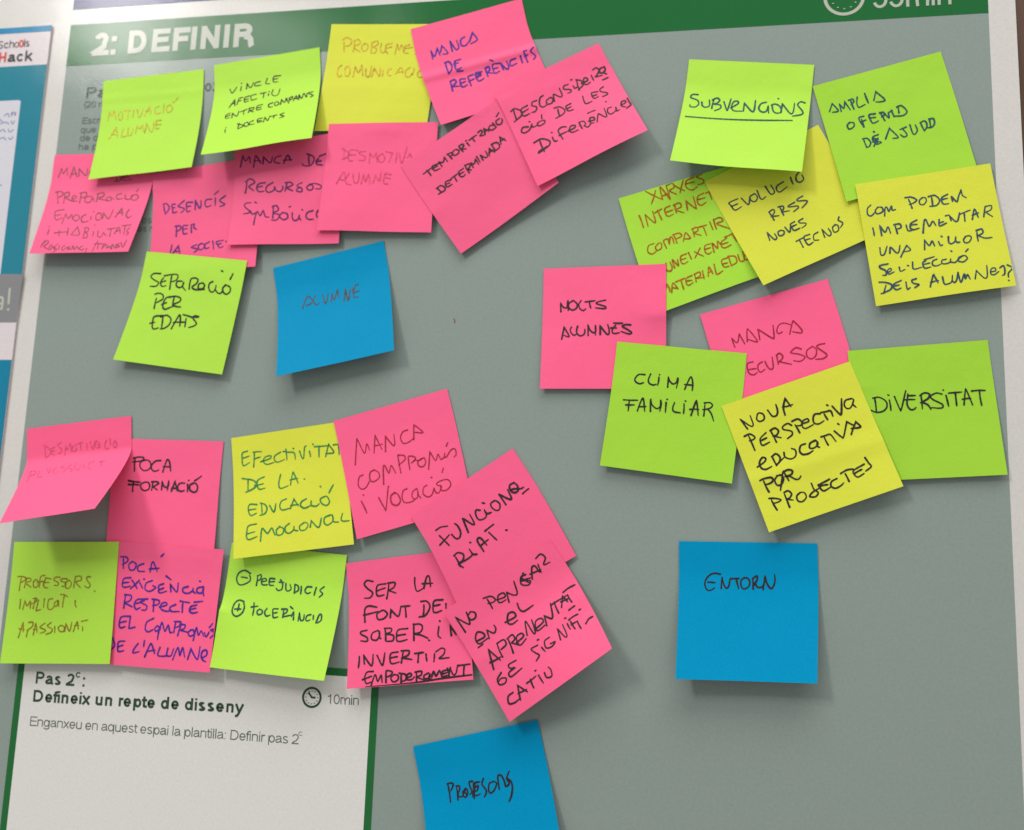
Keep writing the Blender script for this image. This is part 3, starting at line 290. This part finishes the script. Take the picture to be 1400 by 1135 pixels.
def printed(name, colour, rough=VROUGH):
    """semi-gloss printed vinyl of the poster"""
    if name in _print: return _print[name]
    m, nt, b = nodes_of(name)
    tc, col = mottled(nt, colour, .05, 620, 4)
    nt.links.new(col, b.inputs['Base Color'])
    b.inputs['Roughness'].default_value = rough
    b.inputs['Specular IOR Level'].default_value = VSPEC
    bump(nt, tc, b, [(9, .2, .003), (700, .08, .0004)])
    _print[name] = m
    return m
PAPER = {'pink': (.90, .12, .265), 'lime': (.42, .73, .07), 'green': (.36, .66, .05), 'yellow': (.66, .70, .06), 'blue': (.0005, .262, .50)}
def paper(name):
    m, nt, b = nodes_of(name + '_note_paper')
    tc, col = mottled(nt, PAPER[name], .035 if name != 'blue' else .09, 1400, 5, .045)
    nt.links.new(col, b.inputs['Base Color'])
    b.inputs['Roughness'].default_value = .5
    b.inputs['Specular IOR Level'].default_value = .1 if name != 'blue' else .05
    bump(nt, tc, b, [(28, .35, .0016), (120, .2, .0005), (1100, .25, .0003)])
    return m
PAPERS = {k: paper(k) for k in PAPER}
INK = {'black': (.022, .017, .022), 'grey': (.26, .075, .11), 'purple': (.10, .02, .17), 'purpledark': (.10, .012, .10), 'blueviolet': (.06, .018, .27),
       'orange': (.56, .43, .04), 'amber': (.60, .36, .03), 'faintred': (.66, .065, .15), 'brown': (.07, .075, .10), 'orangebrown': (.36, .10, .006), 'navy': (.035, .055, .07),
       'teal': (.012, .075, .085), 'navyblue': (.03, .07, .11), 'darkred': (.33, .016, .035), 'brownred': (.27, .17, .015), 'maroon': (.62, .07, .16),
       'darkteal': (.015, .075, .065), 'greenink': (.02, .22, .06)}
def ink(name):
    m, nt, b = nodes_of(name + '_pen_ink')
    tc, col = mottled(nt, INK[name], .45, 520, 3)
    nt.links.new(col, b.inputs['Base Color'])
    b.inputs['Roughness'].default_value = .6; b.inputs['Specular IOR Level'].default_value = .25
    return m
INKS = {k: ink(k) for k in INK}
CANVAS = printed('white_poster_vinyl', (.62, .605, .58))
GREY = printed('grey_green_print', (.252, .305, .282))
GREEN = printed('dark_green_print', (.018, .135, .038))
BOXWHITE = printed('white_box_print', (.69, .68, .655))
OFFWHITE = printed('off_white_print', (.44, .46, .40))
DARKGREEN = printed('dark_lettering_print', (.035, .07, .045))
THINGREY = printed('grey_lettering_print', (.11, .13, .115))
FAINT = printed('faint_lettering_print', (.075, .11, .09))
FAINTER = printed('fainter_lettering_print', (.14, .18, .158))
NAVY = printed('deep_blue_print', (.022, .03, .14))
TEAL = printed('teal_print', (.025, .21, .29)); BLUE = printed('bright_blue_print', (.02, .22, .42))
PALE = printed('pale_header_print', (.66, .60, .62)); CARD = printed('pale_card_print', (.60, .60, .66))
MIDGREY = printed('mid_grey_print', (.23, .23, .24)); REDPRINT = printed('red_print', (.62, .06, .05)); BLACKP = printed('black_print', (.05, .045, .055))
SCRIB = printed('blue_pen_print', (.22, .25, .42))
def wood():
    m, nt, b = nodes_of('brown_wood')
    tc = nt.nodes.new('ShaderNodeTexCoord'); mp = nt.nodes.new('ShaderNodeMapping'); mp.inputs['Scale'].default_value = (14, 14, 1.5)
    nz = nt.nodes.new('ShaderNodeTexNoise'); nz.inputs['Scale'].default_value = 4; nz.inputs['Detail'].default_value = 8
    cr = nt.nodes.new('ShaderNodeValToRGB')
    cr.color_ramp.elements[0].position = .3; cr.color_ramp.elements[0].color = (.10, .045, .025, 1)
    cr.color_ramp.elements[1].position = .7; cr.color_ramp.elements[1].color = (.20, .095, .055, 1)
    nt.links.new(tc.outputs['Object'], mp.inputs['Vector']); nt.links.new(mp.outputs['Vector'], nz.inputs['Vector'])
    nt.links.new(nz.outputs['Fac'], cr.inputs['Fac']); nt.links.new(cr.outputs['Color'], b.inputs['Base Color'])
    b.inputs['Roughness'].default_value = .5
    return m

# ---------------------------------------------------------------- helpers
def obj(name, verts, faces, material, parent=None, smooth=False):
    me = bpy.data.meshes.new(name); me.from_pydata(verts, [], faces); me.materials.append(material)
    if smooth: me.polygons.foreach_set('use_smooth', [True] * len(me.polygons))
    me.update()
    o = bpy.data.objects.new(name, me); scene.collection.objects.link(o)
    if parent: o.parent = parent
    return o
def tag(o, label, cat, group=None, kind=None):
    o['label'] = label; o['category'] = cat
    if group: o['group'] = group
    if kind: o['kind'] = kind
ORG = Vector((0, 0, 0))
def sheet(name, pts, z0, z1, material, parent=None, org=ORG):
    """flat shape cut from printed stock: outline in board millimetres, back z0 and front z1"""
    n = len(pts)
    a = sum(pts[i][0] * pts[(i + 1) % n][1] - pts[(i + 1) % n][0] * pts[i][1] for i in range(n))
    if a < 0: pts = pts[::-1]
    v = [W(x, y, z1) - org for x, y in pts] + [W(x, y, z0) - org for x, y in pts]
    f = [tuple(range(n)), tuple(range(2 * n - 1, n - 1, -1))] + [(i, i + n, (i + 1) % n + n, (i + 1) % n) for i in range(n)]
    return obj(name, v, f, material, parent)
def rect(x0, y0, x1, y1): return [(x0, y0), (x1, y0), (x1, y1), (x0, y1)]
def smooth_line(P, k=6):
    P = np.array(P, float)
    if len(P) < 3: return P
    closed = np.allclose(P[0], P[-1])
    Q = np.vstack([P[-2] if closed else 2 * P[0] - P[1], P, P[1] if closed else 2 * P[-1] - P[-2]])
    out = []
    for i in range(1, len(Q) - 2):
        a, b, c, d = Q[i - 1:i + 3]
        for t in np.linspace(0, 1, k, endpoint=False):
            out.append(.5 * (2 * b + (c - a) * t + (2 * a - 5 * b + 4 * c - d) * t * t + (3 * b - a - 3 * c + d) * t ** 3))
    out.append(Q[-2])
    return np.array(out)
def resample(P, step):
    s = np.r_[0, np.cumsum(np.linalg.norm(np.diff(P, axis=0), axis=1))]
    if s[-1] < 1e-6: return P[:1]
    # keep the corners, add points between them
    t = np.unique(np.concatenate([s] + [np.linspace(s[i], s[i + 1], max(2, int(math.ceil((s[i + 1] - s[i]) / step)) + 1)) for i in range(len(s) - 1)]).round(5))
    return np.stack([np.interp(t, s, P[:, k]) for k in range(2)], 1)
def ribbon(P, w, caps=True):
    """outline strip of a pen or print stroke: 2-D points and faces; w is a width or one width per point"""
    P = np.asarray(P, float); n = len(P)
    keep = np.r_[True, np.linalg.norm(np.diff(P, axis=0), axis=1) > 1e-5]
    w = np.broadcast_to(np.asarray(w, float), (n,))[keep]; P = P[keep]; n = len(P)
    if n == 1: P = np.vstack([P - [w[0] * .2, 0], P + [w[0] * .2, 0]]); w = np.r_[w, w]; n = 2
    d = np.diff(P, axis=0); d /= np.linalg.norm(d, axis=1)[:, None]
    closed = np.allclose(P[0], P[-1])
    d0 = np.vstack([d[-1] if closed else d[0], d]); d1 = np.vstack([d, d[0] if closed else d[-1]])
    nrm = np.stack([-(d0 + d1)[:, 1], (d0 + d1)[:, 0]], 1)
    ln = np.linalg.norm(nrm, axis=1); ln[ln < .3] = .3
    nrm /= ln[:, None]
    cosv = np.clip((nrm * np.stack([-d1[:, 1], d1[:, 0]], 1)).sum(1), .5, 1)
    off = nrm * (w / 2 / cosv)[:, None]
    V = [*map(tuple, P + off), *map(tuple, P - off)]
    F = [(i, i + n, i + n + 1, i + 1) for i in range(n - 1)]
    if caps and not closed:
        for e, dd, wi, flip in ((0, -d[0], w[0], 1), (n - 1, d[-1], w[-1], -1)):
            a0 = math.atan2(dd[1], dd[0]); ids = []
            for k in range(1, 6):
                a = a0 + flip * (-math.pi / 2 + math.pi * k / 6) * -1
                ids.append(len(V)); V.append((P[e][0] + wi / 2 * math.cos(a), P[e][1] + wi / 2 * math.sin(a)))
            F.append((e, *ids, e + n) if flip == 1 else (e + n, *reversed(ids), e) if False else (e, *ids, e + n))
    return V, F

# ---------------------------------------------------------------- print alphabet (plain grotesque, monoline; cap height 100)
def arc(cx, cy, rx, ry, a0, a1, n=14):
    return [(cx + rx * math.cos(math.radians(a0 + (a1 - a0) * k / n)), cy + ry * math.sin(math.radians(a0 + (a1 - a0) * k / n))) for k in range(n + 1)]
def print_glyph(c, h):
    X = 73; l = 7 + h
    bowl = lambda w: arc(6 + w / 2, X / 2, w / 2 - h, X / 2 + 1 - h, 0, 360, 28)
    def shoulder(x, w): return [(x, 0), (x, X - 26)] and [(x, X - 30)] + arc(x + w / 2, X + 1 - h - 20, w / 2, 20, 180, 0) + [(x + w, 0)]
    if c == 'D': return 72, [[(l, 0), (l, 100)], [(l, 100 - h), (34, 100 - h)] + arc(34, 50, 32 - h, 50 - h, 90, -90) + [(l, h)]]
    if c == 'E': return 64, [[(l, 0), (l, 100)], [(l, 100 - h), (60, 100 - h)], [(l, 52), (56, 52)], [(l, h), (61, h)]]
    if c == 'F': return 60, [[(l, 0), (l, 100)], [(l, 100 - h), (57, 100 - h)], [(l, 51), (52, 51)]]
    if c == 'I': return 28, [[(14, 0), (14, 100)]]
    if c == 'N': return 73, [[(l, 0), (l, 100)], [(l, 100 - h * .8), (66 - h, h * .8)], [(66 - h, 0), (66 - h, 100)]]
    if c == 'H': return 72, [[(l, 0), (l, 100)], [(l, 52), (65 - h, 52)], [(65 - h, 0), (65 - h, 100)]]
    if c == 'P': return 64, [[(l, 0), (l, 100)], [(l, 100 - h), (36, 100 - h)] + arc(36, 70, 25 - h, 30 - h, 90, -90) + [(l, 40 + h)]]
    if c == 'R': return 71, [[(l, 0), (l, 100)], [(l, 100 - h), (38, 100 - h)] + arc(38, 71, 26 - h, 29 - h, 90, -90) + [(l, 42 + h)], [(40, 44), (52, 40), (57, 30), (59, 8), (62, 0)]]
    if c == 'S': return 64, [arc(32, 74, 25 - h, 26 - h, 20, 245, 16) + arc(31, 25, 27 - h, 26 - h, 65, -165, 16)]
    if c == '2': return 56, [arc(28, 71, 24 - h, 29 - h, 170, -35, 14) + [(36, 38), (12, 16), (6 + h, h)], [(4, h), (52, h)]]
    if c == '5': return 56, [[(49, 100 - h), (15, 100 - h), (8 + h * .5, 50)] + arc(27, 33, 24 - h, 33 - h, 135, -160, 18)]
    if c == '1': return 56, [[(31, 0), (31, 100)], [(31, 90), (24, 80), (11, 76)]]
    if c == '0': return 56, [arc(28, 50, 24 - h, 50 - h, 0, 360, 28)]
    if c == ':': return 28, [[(14, 0), (14, max(2 * h, 11))], [(14, 58), (14, 58 + max(2 * h, 11))]]
    if c == '(': return 30, [arc(44, 40, 32, 68, 120, 240, 12)]
    if c == 'a': return 55, [[(8 + h, 52)] + arc(27, X - 18, 18 - h + 2, 18 - h, 160, 0, 10) + [(45 - h * .2, 14), (50, 2)], [(45 - h, 42), (22, 38)] + arc(21, 20, 15 - h * .6, 20 - h, 100, 290, 12) + [(40, 14), (45 - h, 28)]]
    if c in 'c': return 51, [arc(27, X / 2, 23 - h, X / 2 + 1 - h, 35, 325, 22)]
    if c == 'd': return 58, [arc(27, X / 2, 23 - h, X / 2 + 1 - h, 0, 360, 26), [(52 - h, 0), (52 - h, 100)]]
    if c == 'p': return 58, [arc(32, X / 2, 22 - h, X / 2 + 1 - h, 0, 360, 26), [(6 + h, X), (6 + h, -28)]]
    if c == 'q': return 58, [arc(27, X / 2, 23 - h, X / 2 + 1 - h, 0, 360, 26), [(52 - h, X), (52 - h, -28)]]
    if c == 'g': return 58, [arc(27, X / 2 + 1, 23 - h, X / 2 - h, 0, 360, 26), [(52 - h, X), (52 - h, -8)] + arc(28, -6, 24 - h, 22 - h, -10, -165, 10)]
    if c == 'e': return 55, [[(8 + h * .5, X / 2 - 1), (50 - h, X / 2 - 1)] + arc(27, X / 2, 23 - h, X / 2 + 1 - h, 5, 325, 24)]
    if c == 'f': return 28, [[(13, 0), (13, 82)] + arc(25, 84, 12, 16 - h, 180, 90, 6) + [(29, 100 - h)], [(2, X - h), (27, X - h)]]
    if c == 't': return 29, [[(13, 92), (13, 16)] + arc(23, 15, 10, 15 - h, 180, 270, 6) + [(28, h)], [(2, X - h), (27, X - h)]]
    if c == 'i': return 23, [[(11.5, 0), (11.5, X)], [(11.5, 86), (11.5, 100)]]
    if c == 'l': return 23, [[(11.5, 0), (11.5, 100)]]
    if c == 'h': return 56, [[(6 + h, 0), (6 + h, 100)], [(6 + h, X - 32)] + arc(28, X - 20, 22 - h, 21 - h, 180, 0) + [(50 - h, 0)]]
    if c == 'k': return 52, [[(6 + h, 0), (6 + h, 100)], [(46, X), (8 + h, 30)], [(22, 44), (50, 0)]]
    if c == 'n': return 56, [[(6 + h, 0), (6 + h, X)], [(6 + h, X - 32)] + arc(28, X - 20, 22 - h, 21 - h, 180, 0) + [(50 - h, 0)]]
    if c == 'm': return 84, [[(6 + h, 0), (6 + h, X)], [(6 + h, X - 32)] + arc(25, X - 19, 18.5 - h, 20 - h, 180, 0) + [(42.5, 0)], [(42.5, X - 32)] + arc(61, X - 19, 18.5 - h, 20 - h, 180, 0) + [(78 - h, 0)]]
    if c == 'o': return 56, [arc(28, X / 2, 24 - h, X / 2 + 1 - h, 0, 360, 26)]
    if c == 'r': return 34, [[(6 + h, 0), (6 + h, X)], [(6 + h, X - 34)] + arc(26, X - 26, 20 - h, 25 - h, 180, 95, 8) + [(33, X - h)]]
    if c == 's': return 51, [arc(25.5, X - 19, 18 - h * .8, 20 - h, 25, 250, 14) + arc(25.5, 19, 20 - h * .8, 20 - h, 70, -160, 14)]
    if c == 'u': return 56, [[(50 - h, X), (50 - h, 0)], [(6 + h, X)] + arc(28, 20, 22 - h, 21 - h, 180, 360) + [(50 - h, 32)]]
    if c == 'x': return 51, [[(4 + h * .5, 0), (47 - h * .5, X)], [(4 + h * .5, X), (47 - h * .5, 0)]]
    if c == 'y': return 50, [[(3 + h * .5, X), (25, 4)], [(47 - h * .5, X), (25, 4), (17, -22), (6, -27)]]
    return 28, []
def lettering(name, text, start, end, height, weight, material, parent, z=.03, tight=5):
    """printed words as flat strokes between two baseline points, board millimetres"""
    h = weight / 2; x = 0; strokes = []
    for c in text:
        a, ss = print_glyph(c, h)
        strokes += [[(px + x, py) for px, py in s] for s in ss]; x += a - tight
    d = np.array(end) - np.array(start); L = np.linalg.norm(d); d /= L; up = np.array([-d[1], d[0]])
    sx, sy = L / x, height / 100
    verts, faces = [], []
    for k, s in enumerate(strokes):
        V, F = ribbon([(px * sx, py * sy) for px, py in s], weight * sy, False)
        b = len(verts); zz = z + .012 * (k % 9)
        verts += [W(*(np.array(start) + d * vx + up * vy), zz) for vx, vy in V]
        faces += [tuple(i + b for i in f) for f in F]
    return obj(name, verts, faces, material, parent)
def flat_strokes(name, strokes, w, material, parent, z=.03, caps=False):
    verts, faces = [], []
    for k, s in enumerate(strokes):
        V, F = ribbon(s, w, caps); b = len(verts)
        verts += [W(x, y, z + .012 * (k % 9)) for x, y in V]; faces += [tuple(i + b for i in f) for f in F]
    return obj(name, verts, faces, material, parent)
def clock_icon(cx, cy, r, w, material, parent):
    ic = flat_strokes('clock_icon', [arc(cx, cy, r, r, 0, 360, 48)], w, material, parent)
    flat_strokes('clock_hands', [[(cx - r * .42, cy + r * .5), (cx, cy)], [(cx - r * .06, cy), (cx + r * .42, cy)]], w * .85, material, ic, .05)
    flat_strokes('hour_dots', [[(cx + r * .68 * math.cos(a) - w * .18, cy + r * .68 * math.sin(a)), (cx + r * .68 * math.cos(a) + w * .18, cy + r * .68 * math.sin(a))]
                               for a in [math.radians(30 * k) for k in range(12)]], w * .36, material, ic, .05, True)
    return ic

# ---------------------------------------------------------------- the wall and the posters
wall = sheet('wall', rect(-2600, -1350, 2200, 1600), -40, -12, wood())
tag(wall, 'brown wooden wall showing beside the white poster edge', 'wall', kind='structure')

poster = sheet('poster', rect(-900, -620, 203.3, 760), -6, -.35, CANVAS)
tag(poster, 'large white vinyl poster with grey green panel headed 2: DEFINIR', 'poster')
sheet('grey_panel', rect(-424.3, -560, 188, 331.3), -.3, -.2, GREY, poster)
head = sheet('header_band', rect(-424.3, 331.3, 188, 362.9), -.3, -.1, GREEN, poster)
lettering('heading_lettering', '2: DEFINIR', (-406.2, 337.9), (-283.2, 338.1), 17.4, 23, OFFWHITE, head, tight=6)
clock_icon(105.3, 347.3, 11.3, 2.0, OFFWHITE, head)
lettering('duration_lettering', '55min', (121.2, 338.6), (167.6, 338.2), 16.2, 11, OFFWHITE, head)
for t, a, b, h, wt in (('Pas 2', (-407.5, 306.2), (-371, 306.3), 8.2, 16), ('o:', (-317, 306.6), (-308.5, 306.7), 8.2, 16)):
    lettering('step_lettering', t, a, b, h, wt, FAINT, poster)
for t, a, b in (('(20 m', (-407.2, 299.1), (-390, 299.1)), ('Escriu', (-407.3, 287.1), (-388.5, 287.1)), ('que l', (-407.6, 280.3), (-392, 280.3)),
                ('de d', (-407.6, 274.2), (-393, 274.2)), ('ha p', (-408, 267.7), (-393, 267.7)), ('os', (-354, 212.9), (-346, 212.9)), ('es n', (-356, 206.8), (-344, 206.8))):
    lettering('small_lettering', t, a, b, 4.6, 11, FAINTER, poster)
box = sheet('task_box', rect(-404.6, -560, -172.9, -76.8), -.15, -.05, BOXWHITE, poster)
flat_strokes('box_frame', [[(-406.6, -560), (-406.6, -74.6), (-170.6, -74.6), (-170.6, -560)]], 4.5, GREEN, box, .0)
lettering('title_lettering', 'Pas 2', (-396.6, -92.9), (-368.2, -92.9), 7.5, 18, DARKGREEN, box)
lettering('title_lettering', 'c', (-368.6, -87.6), (-364.2, -87.6), 4.6, 17, DARKGREEN, box)
lettering('title_lettering', ':', (-364.0, -92.9), (-360.2, -92.9), 7.5, 19, DARKGREEN, box)
lettering('title_lettering', 'Defineix un repte de disseny', (-397.3, -104.1), (-253.5, -102.3), 7.3, 20, DARKGREEN, box, tight=8)
lettering('body_lettering', 'Enganxeu en aquest espai la plantilla: Definir pas 2', (-396.9, -118.8), (-216.6, -118.0), 5.7, 10, THINGREY, box, tight=7)
lettering('body_lettering', 'c', (-217.2, -113.0), (-214.2, -113.0), 3.3, 10, THINGREY, box)
clock_icon(-209.9, -90.4, 5.55, 1.35, DARKGREEN, box)
lettering('duration_lettering', '10min', (-200.6, -93.5), (-180.2, -93.1), 5.7, 10, THINGREY, box, tight=7)
flat_strokes('pen_mark', [smooth_line([(-132.8, 144.3), (-132.1, 143.4), (-132.1, 142.0)])], .55, printed('red_pen_speck', (.30, .03, .04)), poster, .0, True)
sheet('neighbouring_panel', rect(-424.2, 374.9, 188, 700), -.3, -.2, NAVY, poster)

card = sheet('poster', rect(-760, -400, -438.6, 362.9), .3, 1.3, PALE)
tag(card, 'narrow teal and blue poster at the photo edge with a white logo strip', 'poster')
sheet('blue_strip', rect(-760, 358.4, -438.6, 362.9), 1.2, 1.42, BLUE, card)
sheet('teal_panel', rect(-760, 143.9, -438.6, 332.7), 1.2, 1.42, TEAL, card)
sheet('teal_panel', rect(-760, -400, -438.6, 117.6), 1.2, 1.42, BLUE if False else printed('deep_teal_print', (.012, .20, .33)), card)
sheet('grey_bubble', [(-700, 143.9)] + [(x, y) for x, y in arc(-455, -160, 360, 338, 100, 87.2, 24)] + [(-438.6, 143.9)], 1.3, 1.5, MIDGREY, card)
rc = [(-700, 306.4)] + arc(-458.4, 304.8, 2.6, 1.6, 90, 0, 5) + [(-455.0, 150), (-700, 150)]
wc = sheet('white_card', rc, 1.3, 1.46, CARD, card)
lettering('logo_lettering', 'Sch', (-480.6, 347.0), (-466.6, 347.2), 5.9, 11, BLACKP, card, 1.5)
lettering('logo_lettering', 'o', (-466.8, 347.2), (-463.0, 347.2), 5.9, 9, BLACKP, card, 1.5)
lettering('logo_lettering', 'o', (-463.4, 347.2), (-459.0, 347.3), 7.6, 14, REDPRINT, card, 1.55)
lettering('logo_lettering', 'ls', (-459.2, 347.3), (-454.4, 347.4), 5.9, 13, BLACKP, card, 1.5)
lettering('logo_lettering', 'H', (-478.6, 336.2), (-471.6, 336.2), 7.8, 17, REDPRINT, card, 1.5)
lettering('logo_lettering', 'ack', (-471.4, 336.2), (-451.4, 336.3), 8.0, 17, BLACKP, card, 1.5)
sm = lambda *p: smooth_line(p)
for s_ in [sm((-467.5, 295), (-465, 296.5), (-463.5, 294)), sm((-462.5, 296), (-461, 297.5), (-461.5, 294.5)), sm((-459.8, 297), (-459, 295), (-458.6, 297)),
    sm((-470, 289), (-466, 290), (-463, 288.6)), sm((-461.5, 290.5), (-460, 288.5), (-458.8, 290.5)), sm((-470, 283), (-467, 284.5), (-465, 282.5)), sm((-463, 284.5), (-461.5, 282.5), (-459, 284)),
    sm((-470, 277), (-466, 278.5), (-464, 276.5)), sm((-462, 278), (-460, 276.8), (-458.6, 278.6)), sm((-474, 291), (-471, 292.5), (-468.6, 290.5)),
    sm((-470, 243), (-466, 244.2), (-463, 242.5)), sm((-470, 216), (-466, 217), (-461, 216))]:
    flat_strokes('scribble', [s_], .8, SCRIB, wc, 1.5, True)
flat_strokes('white_lettering', [[(-446.4, 168.0), (-446.0, 156.5)], [(-445.8, 153.6), (-445.7, 151.8)], sm((-455.5, 160), (-452, 161.5), (-450.6, 159), (-450.8, 152.5)), sm((-451, 157), (-454.5, 156.5), (-454.5, 152.5), (-451, 153.5))], 1.7, OFFWHITE, card, 1.55)

# ---------------------------------------------------------------- handwriting
def write(name, S, strokes, pen, material, parent, org, seed):
    """pen strokes laid on the bent sheet S (grid of points, board millimetres); strokes in tenths of a millimetre across and down the note"""
    rng = np.random.RandomState(100 + seed)
    nrm = np.cross(np.gradient(S, axis=0), np.gradient(S, axis=1)); nrm /= np.linalg.norm(nrm, axis=2)[:, :, None]
    if nrm[:, :, 2].mean() < 0: nrm = -nrm
    G = np.dstack([S, nrm])
    def on(u, v):
        a = min(max(u / 76, .004), .996) * (NU - 1); b = min(max(v / 76, .004), .996) * (NV - 1)
        i = min(int(a), NU - 2); j = min(int(b), NV - 2); fi, fj = a - i, b - j
        return (G[j, i] * (1 - fi) + G[j, i + 1] * fi) * (1 - fj) + (G[j + 1, i] * (1 - fi) + G[j + 1, i + 1] * fi) * fj
    verts, faces = [], []
    for count, code in enumerate(strokes.split(';')):
        P = np.array([tuple(map(float, q.split(','))) for q in code.split()]) / 10
        if len(P) > 2:                                       # a doubled point is a sharp turn of the pen
            cut = [0] + [k for k in range(1, len(P)) if np.allclose(P[k], P[k - 1])] + [len(P)]
            Q = np.vstack([smooth_line(P[a:b], 6) if b - a > 2 else P[a:b] for a, b in zip(cut[:-1], cut[1:])])
        else:
            n_ = np.array([P[0][1] - P[1][1], P[1][0] - P[0][0]])
            Q = smooth_line([P[0], P.mean(0) + n_ * rng.uniform(-.03, .03), P[1]], 4)
        Q = Q[np.r_[True, np.linalg.norm(np.diff(Q, axis=0), axis=1) > .02]]
        if len(Q) < 2: continue
        Q = resample(Q, .6)
        t = np.linspace(0, 1, len(Q)); s_ = t * len(Q) * .6
        wv = pen * rng.uniform(.9, 1.12) * (1 + .12 * np.sin(t * 5 + rng.uniform(0, 6)) + .06 * np.sin(s_ * 1.9 + rng.uniform(0, 6))) * np.where(t > .8, 1 - 1.2 * (t - .8), 1) * (1 + .15 * np.exp(-s_ / .5))
        V, F = ribbon(Q, wv, True)
        b = len(verts); lift = .10 + .006 * (count % 20)
        for u, v in V:
            g = on(u, v); verts.append(W(*(g[:3] + g[3:] * lift)) - org)
        faces += [tuple(k + b for k in f) for f in F]
    return obj(name, verts, faces, material, parent)

# ---------------------------------------------------------------- the sticky notes, from the lowest of the pile to the topmost
heap = Heap()
for nt_ in NOTES:
    S = heap.drape(note_surface(nt_['corners'], nt_['flat'], nt_['beta'], nt_['creases'], nt_['seed']))
    heap.add(S)
    org = W(*((S[0, 0] + S[0, -1]) / 2))
    verts = [W(*S[j, i]) - org for j in range(NV) for i in range(NU)]
    faces = [(j * NU + i, (j + 1) * NU + i, (j + 1) * NU + i + 1, j * NU + i + 1) for j in range(NV - 1) for i in range(NU - 1)]
    note = obj('sticky_note', verts, faces, PAPERS[nt_['paper']], None, True)
    note.location = org
    so = note.modifiers.new('thickness', 'SOLIDIFY'); so.thickness = .00013; so.offset = -1
    note.modifiers.new('crisp_edges', 'EDGE_SPLIT').split_angle = math.radians(40)
    tag(note, nt_['label'], 'sticky note', 'sticky notes on the poster')
    write('handwriting', S, nt_['strokes'], nt_['pen'], INKS[nt_['ink']], note, org, nt_['seed'])
